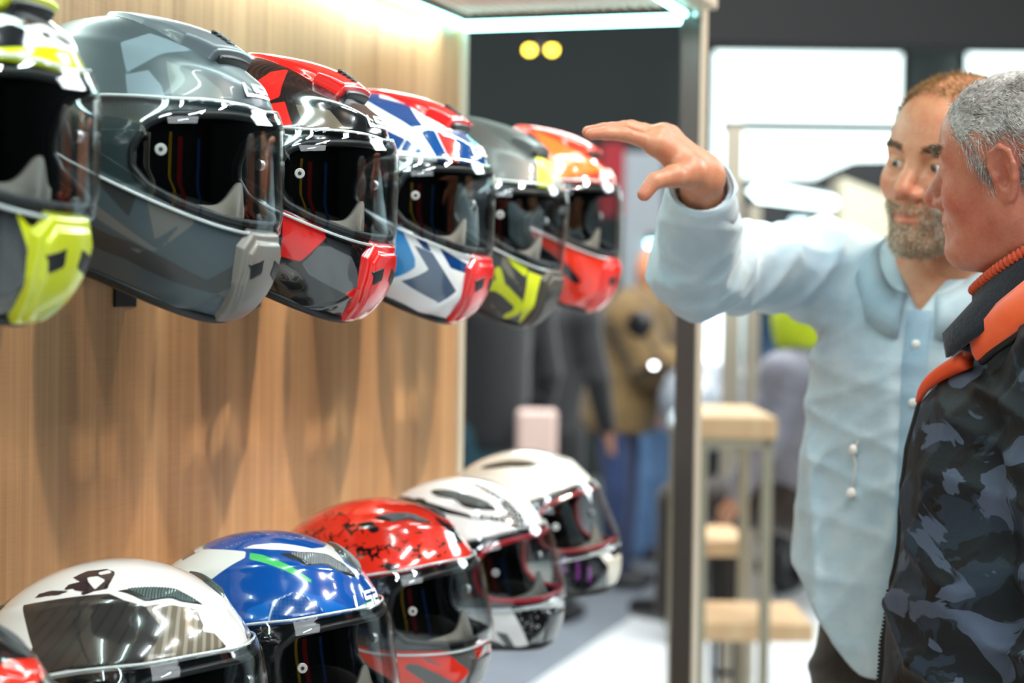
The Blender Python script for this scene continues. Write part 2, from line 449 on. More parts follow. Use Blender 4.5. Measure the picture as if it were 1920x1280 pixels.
def paint_material(name, base, layers, rough=0.12, coat=1.0, base_fx=None, coat_rough=0.02):
    """layers: list of dict(c=colour, noise=(scale, amp), fx=..., rough=...)"""
    m = mat(name, base, rough, coat=coat, coat_rough=coat_rough); T = NT(m)
    cpq = T.new('ShaderNodeCombineXYZ'); T.link(T.attr('cp'), cpq.inputs[0]); T.link(T.attr('cq'), cpq.inputs[1])
    vec = cpq.outputs[0]
    def fx_color(fx, c):
        if fx is None: return c
        kind = fx[0]
        if kind == 'carbon':
            ch = T.new('ShaderNodeTexChecker'); T.link(T.mapping(T.coord(), (1, 1, 1), (0.6, 0.4, 0.785)), ch.inputs[0]); ch.inputs['Scale'].default_value = fx[2]
            return T.mix(ch.outputs[1], c, fx[1])
        if kind == 'hex':      # dots: cell colour inside, line colour between
            vo = T.new('ShaderNodeTexVoronoi', feature='DISTANCE_TO_EDGE'); T.link(vec, vo.inputs['Vector']); vo.inputs['Scale'].default_value = fx[2]
            vo.inputs['Randomness'].default_value = 0.15
            return T.mix(T.math('LESS_THAN', vo.outputs['Distance'], fx[3]), c, fx[1])
        if kind == 'dots':
            vo = T.new('ShaderNodeTexVoronoi', feature='F1'); T.link(vec, vo.inputs['Vector']); vo.inputs['Scale'].default_value = fx[2]
            vo.inputs['Randomness'].default_value = fx[4] if len(fx) > 4 else 0.1
            return T.mix(T.math('LESS_THAN', vo.outputs['Distance'], fx[3]), c, fx[1])
        if kind == 'stripes':
            s = T.mapping(vec, (1, 1, 1), (0, 0, fx[3])); sx = T.new('ShaderNodeSeparateXYZ'); T.link(s, sx.inputs[0])
            w = T.math('ADD', sx.outputs[0], T.math('MULTIPLY', T.math('MULTIPLY', sx.outputs[1], sx.outputs[1]), 0.35))
            w = T.math('FRACT', T.math('MULTIPLY', w, fx[2])); return T.mix(T.math('LESS_THAN', w, fx[4]), c, fx[1])
        if kind == 'splat':
            nz = T.noise(T.mapping(vec, (1, 1, 1), (0, 0, 0.4), (fx[5] if len(fx) > 5 else 0, 0, 0)), fx[2], 6, 0.75, 0.6)
            return T.mix(T.math('GREATER_THAN', nz, fx[3]), c, fx[1])
        if kind == 'crack':
            vw = T.new('ShaderNodeVectorMath', operation='ADD'); T.link(vec, vw.inputs[0])
            nn = T.new('ShaderNodeTexNoise'); T.link(vec, nn.inputs['Vector']); nn.inputs['Scale'].default_value = 30; nn.inputs['Detail'].default_value = 4
            sc_ = T.new('ShaderNodeVectorMath', operation='SCALE'); T.link(nn.outputs['Color'], sc_.inputs[0]); sc_.inputs['Scale'].default_value = .05; T.link(sc_.outputs[0], vw.inputs[1])
            vo = T.new('ShaderNodeTexVoronoi', feature='DISTANCE_TO_EDGE'); T.link(vw.outputs[0], vo.inputs['Vector']); vo.inputs['Scale'].default_value = fx[2]
            mk = T.math('MULTIPLY', T.math('SUBTRACT', T.noise(T.mapping(vec, (1, 1, 1), (0, 0, .4), (3, 1, 0)), 7, 3, .6), fx[3]), .9)
            return T.mix(T.math('GREATER_THAN', vo.outputs['Distance'], mk), c, fx[1])
        if kind == 'tread':
            br = T.new('ShaderNodeTexBrick'); T.link(T.mapping(vec, (1, 1, 1), (0, 0, fx[3])), br.inputs[0]); br.inputs['Scale'].default_value = fx[2]
            br.inputs['Mortar Size'].default_value = 0.05
            return T.mix(br.outputs['Fac'], c, fx[1])
        return c
    col = fx_color(base_fx, rgb(base) if isinstance(base, str) else base)
    for k, L in enumerate(layers):
        sd = T.attr('L%d' % k)
        if L.get('noise'):
            nz = T.noise(vec, L['noise'][0], 5, 0.7, 0.3)
            sd = T.math('ADD', sd, T.math('MULTIPLY', T.math('SUBTRACT', nz, 0.5), L['noise'][1]))
        fac = T.math('MULTIPLY_ADD', sd, 160.0, 0.5, clamp=True)
        if L.get('op'): fac = T.math('MULTIPLY', fac, L['op'])
        col = T.mix(fac, col, fx_color(L.get('fx'), rgb(L['c'])))
    if isinstance(col, tuple): T.b.inputs['Base Color'].default_value = col
    else: T.link(col, T.b.inputs['Base Color'])
    return m
def keep_visor(S, poly):
    sp = smooth_poly(S, poly)
    return lambda P: poly_sd(sp, P)
def keep_not(S, poly):
    sp = smooth_poly(S, poly)
    def k(P):
        d, c = poly_sd(sp, P); return -d, c
    return k
def mid_patch(S, poly, hfun, nu=60, nv=50, a_scale=0.16):
    """raised pad across the centre line.  poly in (arc metres from eye level, lateral metres)"""
    poly = np.asarray(poly, float); lo = poly.min(0) - 1e-4; hi = poly.max(0) + 1e-4
    u = np.linspace(lo[0], hi[0], nu); v = np.linspace(lo[1], hi[1], nv)
    Ug, Vg = np.meshgrid(u, v, indexing='ij'); P = np.stack([Ug.ravel(), Vg.ravel()], -1)
    sd, cp = poly_sd(poly, P); idx = np.arange(len(P)).reshape(nu, nv)
    F = np.stack([idx[:-1, :-1], idx[1:, :-1], idx[1:, 1:], idx[:-1, 1:]], -1).reshape(-1, 4)
    F = F[(sd[F] > 0).any(1)]
    out = sd <= 0; P[out] = cp[out]; d = np.where(out, 0, sd)
    h = np.where(out, -0.0015, hfun(P[:, 0], P[:, 1], d))
    V = S.mid(P[:, 0] / a_scale, P[:, 1], h)
    used = np.unique(F); rm = -np.ones(len(P), int); rm[used] = np.arange(len(used))
    return V[used], rm[F][:, ::-1]
def side_patch(S, poly, hfun, side, nu=60, nv=60):
    poly = np.asarray(poly, float); lo = poly.min(0) - 1e-4; hi = poly.max(0) + 1e-4
    u = np.linspace(lo[0], hi[0], nu); v = np.linspace(lo[1], hi[1], nv)
    Ug, Vg = np.meshgrid(u, v, indexing='ij'); P = np.stack([Ug.ravel(), Vg.ravel()], -1)
    sd, cp = poly_sd(poly, P); idx = np.arange(len(P)).reshape(nu, nv)
    F = np.stack([idx[:-1, :-1], idx[1:, :-1], idx[1:, 1:], idx[:-1, 1:]], -1).reshape(-1, 4)
    F = F[(sd[F] > 0).any(1)]
    out = sd <= 0; P[out] = cp[out]; d = np.where(out, 0, sd)
    h = np.where(out, -0.0015, hfun(P[:, 0], P[:, 1], d))
    V = S.pq(P[:, 0], P[:, 1], side, h)
    used = np.unique(F); rm = -np.ones(len(P), int); rm[used] = np.arange(len(used)); F = rm[F]
    return V[used], (F if side < 0 else F[:, ::-1])
def flatpad(H, bev): return lambda u, v, d: H * sstep(0, bev, d)
# brow lettering, drawn as strokes in a unit cell (LS2)
LET = {'L': [[(0, 1), (0, 0), (.72, 0)]], 'S': [[(.75, 1), (0.02, 1), (0.02, .52), (.73, .52), (.73, 0), (0, 0)]],
       '2': [[(0, 1), (.73, 1), (.73, .5), (.02, .5), (.02, 0), (.75, 0)]]}
def logo_patch(S, arc0, h=0.0125, w=0.052, y0=0.0, lift=0.0005):
    """three slanted block letters on the brow; reads left to right for someone facing the helmet (its left is our right)"""
    cell = w / 3.05; nv, nu = 120, 34
    y = np.linspace(-w / 2 - .003, w / 2 + .003, nv); a = np.linspace(-.0015, h + .0015, nu)
    Ag, Yg = np.meshgrid(a, y, indexing='ij'); A = Ag.ravel(); Y = Yg.ravel()
    best = np.full(len(A), -1e9)
    for k, chx in enumerate('LS2'):
        ox = -w / 2 + k * cell * 1.04
        # facing viewer: text +x is the helmet's +y (its left)
        U = (Y - ox - (A - h / 2) * 0.35) / cell; Vv = (A / h)
        for st in LET[chx]:
            best = np.maximum(best, line_sd([(x * cell, yy * h) for x, yy in st], 0.0021, np.stack([U * cell, Vv * h], -1)))
    idx = np.arange(len(A)).reshape(nu, nv)
    F = np.stack([idx[:-1, :-1], idx[1:, :-1], idx[1:, 1:], idx[:-1, 1:]], -1).reshape(-1, 4)
    F = F[(best[F] > 0).sum(1) >= 2]
    V = S.mid((arc0 + A) / 0.16, Y + y0, np.full(len(A), lift))
    used = np.unique(F); rm = -np.ones(len(A), int); rm[used] = np.arange(len(used))
    return V[used], rm[F][:, ::-1]

def build_helmet(spec):
    kind = spec['kind']; S = STORM if kind == 'storm' else RAPID
    root = empty('motorcycle_helmet', spec['loc'], spec['label'], 'helmet', spec['group'], rot=spec.get('rot', (0, 0, 0)))
    sc = spec.get('scale', 1.0); root.scale = (sc, sc, sc)
    port = port_poly(S, kind, 'port'); vis = port_poly(S, kind, 'visor')
    # --- painted shell
    layers = spec.get('layers', [])
    fns = []
    for L in layers:
        def fn(P, L=L):
            d = np.full(len(P), -9.0)
            for pl in L.get('polys', []): d = np.maximum(d, poly_sd(pl, P)[0])
            for (pts, w) in L.get('lines', []): d = np.maximum(d, line_sd(pts, w, P))
            for pl in L.get('minus', []): d = np.minimum(d, -poly_sd(pl, P)[0])
            return d
        fns.append(fn)
    vin = smooth_poly(S, vis)
    layers = layers + [dict(c=spec.get('recess', '#121315'))]
    fns.append(lambda P: poly_sd(vin, P)[0] - .012)
    pm = paint_material(spec['paint'] + '_paint', spec['base'], layers, spec.get('rough', 0.15), spec.get('coat', 1.0), spec.get('base_fx'))
    vs = smooth_poly(S, vis); ps = smooth_poly(S, port)
    def relief(P, V, side):
        # the shell is recessed a little where the visor lies over it, and carries two soft creases
        d = poly_sd(vs, P)[0]
        h = -0.0035 * sstep(-0.012, 0.018, d)
        crease = 0.0028 * np.exp(-((P[:, 1] + 0.62 - 0.30 * P[:, 0]) / 0.05) ** 2) * sstep(-0.5, 0.1, P[:, 0]) * (1 - sstep(-.01, .03, d))
        brow = 0.003 * np.exp(-((P[:, 1] - 0.52 - 0.10 * P[:, 0]) / 0.06) ** 2) * sstep(-0.9, -0.3, P[:, 0])
        tail = 0.006 * sstep(0.10, 0.2, np.hypot(P[:, 0] + .95, (P[:, 1] - .15)) * 0 + 0.2 - np.abs(P[:, 1] - 0.12) * 0.5) * sstep(-0.55, -0.95, P[:, 0])
        return h + crease + brow + tail
    sh = shell_mesh(S, 'shell', pm, root, keep_not(S, port), layers=fns, extra=relief)
    # --- liner seen through the opening and from below
    shell_mesh(S, 'liner', M_LINER, root, keep_not(S, port), off=-0.012, Na=120, Mt=30)
    for side in (-1, 1):
        pad = MB()
        # cheek pad: squashed ellipsoid
        v = []; f = []; n1, n2 = 20, 14
        for i in range(n2 + 1):
            t = PI * i / n2
            for k in range(n1):
                u = 2 * PI * k / n1
                v.append((.045 + .062 * math.sin(t) * math.cos(u), side * (.078 + .020 * math.cos(t)) - side * 0.012 * math.sin(t) * math.cos(u), -.064 + .036 * math.sin(t) * math.sin(u)))
        for i in range(n2):
            for k in range(n1): f.append((i * n1 + k, i * n1 + (k + 1) % n1, (i + 1) * n1 + (k + 1) % n1, (i + 1) * n1 + k))
        pad.add(v, f); pad.build('cheek_pad', M_PAD, root, smooth=True)
    # --- rubber seal of the eye opening, bottom edge trim
    g = loop_tube(S, port, -0.0015, 0.0042); g.build('visor_seal', spec.get('seal', M_RUBBER), root, smooth=True)
    ch, na = S.chin, S.nape
    xs = np.concatenate([np.linspace(ch[0] + .02, na[0] - .03, 90)])
    path = []
    for sgn in (-1, 1):
        seg = []
        for x in (xs if sgn < 0 else xs[::-1]):
            zc = na[1] + (x - na[0]) / (ch[0] - na[0]) * (ch[1] - na[1]) + 0.010 * max(0, math.cos((x - 0.01) / 0.145 * PI / 2)) if abs((x - .01) / .145) < 1 else na[1] + (x - na[0]) / (ch[0] - na[0]) * (ch[1] - na[1])
            al = math.atan2(zc, x); f_ = math.hypot(x, zc) / float(S.R(np.array(al)))
            if f_ >= 1: continue
            th = math.acos(f_ ** (S.n / 2)); Pp = S.at_theta(np.array(al), np.array(th), sgn)
            seg.append([Pp[0], Pp[1], zc])
        path += seg
    nt = MB(); nt.tube(np.array(path) * np.array([0.985, 0.975, 1]), 0.0065, 8, closed=True); nt.build('neck_edge_trim', spec.get('trim', M_RUBBER), root, smooth=True)
    # --- clear visor with an edge tube paled for the light it catches, pivot pins and mechanism under it
    def voff(P, V, side):
        d = poly_sd(vs, P)[0]; return 0.0030 + 0.0022 * sstep(0, 0.10, d)
    v = shell_mesh(S, 'visor', spec.get('visor', M_VISOR), root, keep_visor(S, vis), off=voff, Na=240, Mt=50, clampz=False)
    solidify(v, 0.0016)
    e = loop_tube(S, vis, 0.0028, 0.0017, 6); e.build('visor_edge', M_VEDGE, v, smooth=True)
    for side in (-1, 1):
        c = S.from_xz(.095 if kind == 'storm' else .098, 0.030 if kind == 'storm' else .002)
        P0 = S.pq(c[0], c[1], side, 0.0); N = S.normal(c[0], c[1], side)
        Rm = Vector(N).to_track_quat('Z', 'Y').to_matrix()
        pn = MB(); pn.lathe([(0.0001, .0075), (.0052, .0075), (.006, .0065), (.006, 0.002)], 20, P0, np.array(Rm))
        pin = pn.build('visor_pin', M_PIN, v, smooth=False); autosmooth(pin, 40)
        pn = MB(); pn.lathe([(0.0001, .0080), (.0022, .0080), (.0022, .007)], 14, P0, np.array(Rm)); pn.build('pin_hole', M_PINH, pin)
        # mechanism base plate and triangular latch
        cc = S.from_xz(-.012, .028 if kind == 'storm' else .014)
        pl = [np.array(cc) + 0.13 * np.array([math.cos(t), 0.9 * math.sin(t)]) for t in np.linspace(0, 2 * PI, 24, endpoint=False)]
        V, F = side_patch(S, pl, flatpad(0.0012, .03), side, 30, 30); mesh_obj('visor_mechanism', V, F, M_MECH, root)
        tri = spline([cc + np.array(t) * .9 for t in ((-.07, -.10), (.09, -.10), (.02, .06))], 6)
        V, F = side_patch(S, tri, flatpad(0.0032, .02), side, 30, 30); mesh_obj('visor_latch', V, F, spec.get('latch', M_BLACKP), root)
    # --- breath guard inside the chin
    bg = MB(); n_ = 28; path = []
    vv = []; ff = []
    for i in range(n_ + 1):
        t = (i / n_ - .5) * 1.5
        x = .140 * math.cos(t * .95) + .006; y = .105 * math.sin(t)
        zt = (-.012 if kind == 'storm' else -.036) + (.024 * math.exp(-(t / .16) ** 2)) - .010 * abs(t)
        zb = -.075
        vv += [(x - .012, y, zt), (x - .002, y, zb), (x - .008, y, zb), (x - .017, y, zt - .001)]
    for i in range(n_):
        for k in range(4): ff.append((i * 4 + k, i * 4 + (k + 1) % 4, (i + 1) * 4 + (k + 1) % 4, (i + 1) * 4 + k))
    bg.add(vv, ff); bg.build('breath_guard', M_GUARD, root, smooth=True)
    # --- vents
    cm = spec.get('chin_mat', M_BLACKP); tm = spec.get('top_mat', M_BLACKP)
    if spec.get('chin', 'storm') == 'storm':
        # arc metres: 0 = eye level, negative = down the chin
        plc = [(-.062, -.046), (-.060, .046), (-.080, .054), (-.112, .040), (-.125, .026), (-.125, -.026), (-.112, -.040), (-.080, -.054)]
        plc = [(-.028, -.030), (-.028, .030), (-.046, .046), (-.078, .044), (-.108, .030), (-.120, .020), (-.120, -.020), (-.108, -.030), (-.078, -.044), (-.046, -.046)]
        V, F = mid_patch(S, plc, lambda u, v, d: (0.0075 * sstep(0, .006, d) + 0.004 * sstep(.010, .014, d)) * (1 - .25 * sstep(-.08, -.12, u)), 90, 100)
        cv = mesh_obj('chin_vent', V, F, cm, root)
        for sg in (-1, 1):
            sl = [(-.052, sg * .012), (-.058, sg * .034), (-.070, sg * .028), (-.064, sg * .010)]
            V, F = mid_patch(S, sl, lambda u, v, d: 0.0121 + 0 * d, 24, 24); mesh_obj('vent_slot', V, F, M_BLACKP, cv)
    else:
        plc = [(-.068, -.050), (-.068, .050), (-.100, .046), (-.118, .030), (-.118, -.030), (-.100, -.046)]
        V, F = mid_patch(S, plc, lambda u, v, d: (0.003 * sstep(0, .006, d)), 50, 80)
        cv = mesh_obj('chin_vent', V, F, cm, root)
    tv = spec.get('top', 'spoiler')
    if tv == 'spoiler':
        u0, u1 = .150, .300
        pl = [(u0, -.040), (u0, .040), (u0 + .035, .054), (u0 + .09, .050), (u1, .030), (u1, -.030), (u0 + .09, -.050), (u0 + .035, -.054)]
        V, F = mid_patch(S, pl, lambda u, v, d: (0.004 + 0.0105 * (1 - sstep(u0, u0 + .11, u)) ** 1.0) * sstep(0, .007, d + .004 * (u < u0 + .004)), 110, 90)
        sp = mesh_obj('top_vent', V, F, tm, root)
        pl = [(u0 - .005, -.032), (u0 - .005, .032), (u0 + .004, .034), (u0 + .004, -.034)]
        V, F = mid_patch(S, pl, lambda u, v, d: 0.0085 * sstep(0, .002, d), 14, 60); mesh_obj('vent_opening', V, F, M_BLACKP, sp)
        # little slider knob on the spoiler
        P0 = S.mid(np.array((u0 + .022) / .16), np.array(0.0), np.array(0.0135)); N = S.mid(np.array((u0 + .022) / .16), np.array(0.), np.array(.02)) - P0; N /= np.linalg.norm(N)
        kb = MB()
        for k in range(4):
            Pk = S.mid(np.array((u0 + .014 + .006 * k) / .16), np.array(0.0), np.array(0.0140))
            kb.tube([Pk + np.array([0, -.008, 0]), Pk + np.array([0, .008, 0])], .0022, 8)
        kb.build('vent_slider', M_BLACKP, sp, smooth=True)
    elif tv == 'side_vents':
        for side in (-1, 1):
            fr = spline(spec.get('vent_poly', [(.62, .60), (.50, .72), (.30, .80), (.12, .83), (.22, .72), (.40, .62)]), 6)
            V, F = side_patch(S, fr, flatpad(0.0045, .035), side, 90, 90)
            vt = mesh_obj('top_vent', V, F, tm, root)
            # the ribbed intake
            c0 = fr.mean(0); inner = c0 + (fr - c0) * np.array([.74, .62])
            V, F = side_patch(S, inner, lambda u, v, d: 0.0050 + 0.0008 * np.sin(u * 420), side, 90, 50)
            mesh_obj('vent_grille', V, F, spec.get('grille', M_VENTG), vt)
    if spec.get('rear_spoiler', True):
        pl = [(.375, -.05), (.375, .05), (.43, .062), (.475, .05), (.475, -.05), (.43, -.062)]
        V, F = mid_patch(S, pl, lambda u, v, d: (0.003 + 0.006 * sstep(.37, .46, u)) * sstep(0, .01, d), 40, 60)
        mesh_obj('rear_vent', V, F, spec.get('rear_mat', tm), root)
    if spec.get('logo'):
        V, F = logo_patch(S, spec.get('logo_arc', .103), h=spec.get('logo_h', .0125), w=spec.get('logo_w', .052), lift=.0036 if kind == 'storm' else .0008)
        lg = mesh_obj('brow_lettering', V, F, spec['logo'], root); solidify(lg, 0.0004, 1.0)
    return root, S
M_VENTG = mat('grey_vent_grille', '#4b4f50', 0.4)
# ================================================================ THE STAND (structure)
WX = -1.24          # face of the wooden display wall
def wood_material(name, c1, c2, scale=1.0, rough=0.42, bumpy=0.25):
    m = mat(name, c1, rough); T = NT(m); co = T.coord()
    g = T.noise(T.mapping(co, (60 * scale, 60 * scale, 1.1 * scale)), 1.0, 5, 0.6, 0.15)
    g2 = T.noise(T.mapping(co, (9 * scale, 9 * scale, 0.35 * scale)), 1.0, 3, 0.5, 0.3)
    hx = T.noise(T.mapping(co, (14, 14, 420)), 1.0, 2, 0.5)
    fac = T.math('ADD', T.math('MULTIPLY', g, 0.55), T.math('MULTIPLY', g2, 0.45))
    col = T.ramp(fac, [(0.34, c1), (0.62, c2)])
    col = T.mix(T.math('MULTIPLY', T.math('SUBTRACT', hx, 0.35), 0.5, clamp=True), col, c2)
    T.link(col, T.b.inputs['Base Color'])
    T.bump(T.math('ADD', g, T.math('MULTIPLY', hx, 0.3)), bumpy, 0.0012)
    return m
M_OAK = wood_material('oak_laminate', '#a0744b', '#cfa274')
M_EDGE = mat('pale_edge_trim', '#cfc3ae', 0.35)
M_STEEL = mat('dark_steel', '#4a4543', 0.38, metal=0.35)
M_STEELPALE = mat('pale_steel_frame', '#b4a896', 0.4)
M_BLACKMETAL = mat('black_metal', '#1d1d1f', 0.4, metal=0.3)
M_LED = mat('led_diffuser', '#f4ffff', 0.3, emit=(0.36, 1.0, 0.95, 1), estr=6.0)
YE = 3.43
b = MB(); b.box((WX - .04, -1.2, 0.0), (WX, YE, 2.6)); wall = struct(b.build('wall_left', M_OAK))
b = MB(); b.box((WX - .045, YE, 0.0), (WX + .006, YE + .014, 2.02)); b.box((WX - .002, YE - .016, 0.0), (WX + .006, YE, 2.02)); struct(b.build('trim_1', M_EDGE))
# slatted canopy over the top row
b = MB()
xc = np.linspace(WX, -.80, 23)
for i in range(22): b.box((xc[i], -1.2, 2.012), (xc[i] + .013, YE, 2.026), .003)
b.box((WX, -1.2, 2.026), (-.80, YE + .03, 2.036))
M_SLAT = mat('slatted_canopy_wood', '#cfa898', 0.55)
struct(b.build('ceiling_canopy', M_SLAT))
# frame: posts and top rails
XP = -.796
def frame_post(x, y, label):
    b = MB(); b.box((x - .0185, y - .02, 0.0), (x + .0185, y + .03, 2.085), .002)
    o = b.build('frame_post', M_STEEL); tag(o, label, 'post')
    e = MB(); e.box((x + .0187, y - .018, 0.0), (x + .0215, y + .028, 2.085)); e.build('edge_strip', M_STEELPALE, o)
    s = MB(); s.lathe([(.0001, .006), (.007, .005), (.0075, 0)], 14, (x + .012, y - .0205, 2.0), np.array([[1, 0, 0], [0, 0, -1], [0, 1, 0]])); s.build('bolt', M_PIN, o)
    return o
frame_post(XP, YE + .0, 'tall dark steel post of the helmet display frame behind the raised hand')
b = MB(); b.box((XP + .001, -1.2, 2.005), (XP + .05, YE - .02, 2.085), .003); o = b.build('frame_rail', M_STEELPALE); tag(o, 'pale steel rail along the front top edge of the helmet display', 'rail')
def led(name, lo, hi, label):
    b = MB(); b.box(lo, hi, .004); o = b.build(name, M_LED); tag(o, label, 'light strip', 'led strips round the canopy')
    lo2 = list(lo); hi2 = list(hi); lo2[2] = hi[2]; hi2[2] = hi[2] + .006
    h = MB(); h.box(lo2, hi2); h.build('light_channel', M_STEEL, o); return o
led('led_strip', (WX + .004, YE - .026, 1.983), (XP - .016, YE - .004, 2.000), 'white led light strip crossing the far end of the display canopy')
led('led_strip', (WX + .002, -1.2, 1.988), (WX + .014, YE - .03, 2.000), 'long white led light strip along the top of the wooden wall')
led('led_strip', (XP - .014, -1.2, 1.992), (XP - .002, YE - .03, 2.004), 'white led light strip along the front edge of the display canopy')
# soft light the strips throw (they are real lamps: area lights right under the diffusers)
area_light('led_wall_wash', (WX + .03, 1.2, 1.978), (WX - .02, 1.2, 1.0), 4.2, .03, 7, (0.80, 1.0, 0.98))
area_light('led_front_wash', (XP - .03, 1.2, 1.97), (XP - .1, 1.2, 1.0), 4.2, .03, 7, (0.80, 1.0, 0.98))
for (z, lab) in ((1.500, 'thin black wall rail behind the top row of helmets'), (.93, 'thin black wall rail behind the bottom row of helmets')):
    b = MB(); b.box((WX + .0, 0.6, z), (WX + .012, 3.2, z + .007)); o = b.build('wall_rail', M_BLACKMETAL); tag(o, lab, 'rail')
def bracket(y, z, zt, label, group):
    """wall plate, arm and cradle ring that a helmet sits on"""
    r = empty('helmet_bracket', (WX, y, z), label, 'bracket', group)
    b = MB(); b.box((0, -.027, -.053), (.004, .027, .002), .001); p = b.build('wall_plate', M_BLACKMETAL, r)
    b = MB(); b.lathe([(.0001, .003), (.0045, .003), (.005, 0)], 12, (.004, .018, -.034), np.array([[0, 0, 1], [0, 1, 0], [-1, 0, 0]])); b.build('screw', M_PIN, p)
    b = MB(); b.tube([(.004, 0, 0), (.10, 0, 0), (.16, 0, (zt - z) * .45), (.235, 0, zt - z)], .006, 8); b.build('arm', M_BLACKMETAL, r, smooth=True)
    b = MB(); ring = [(.225 + .055 * math.cos(t), .055 * math.sin(t), zt - z + .004) for t in np.linspace(0, 2 * PI, 28, endpoint=False)]
    b.tube(ring, .006, 8, closed=True); b.build('cradle', M_BLACKMETAL, r, smooth=True)
    return r
# ================================================================ THE HELMETS
XH = -1.028
YS = [1.425, 1.795, 2.12, 2.485, 2.835, 3.16]
TOPROT = (0, math.radians(13), 0)
M_WHITE = mat('white_print', '#f4f4f2', 0.3)
M_SILVERP = mat('silver_print', '#dfe5e6', 0.25)
def gloss(name, c, rough=0.12, coat=1.0): return mat(name, c, rough, coat=coat)
G1, G2 = 'helmets on the top row', 'helmets on the bottom row'
SPECS = []
def H(row, i, **k):
    k['loc'] = (XH + k.pop('dx', 0), YS[i] + k.pop('dy', 0), (1.625 if row == 0 else 1.050) + k.pop('dz', 0))
    k['rot'] = (math.radians(k.pop('rx', 0)), math.radians(13 if row == 0 else 0) + math.radians(k.pop('ry', 0)), math.radians(k.pop('rz', 0)))
    k['group'] = G1 if row == 0 else G2
    SPECS.append(k)
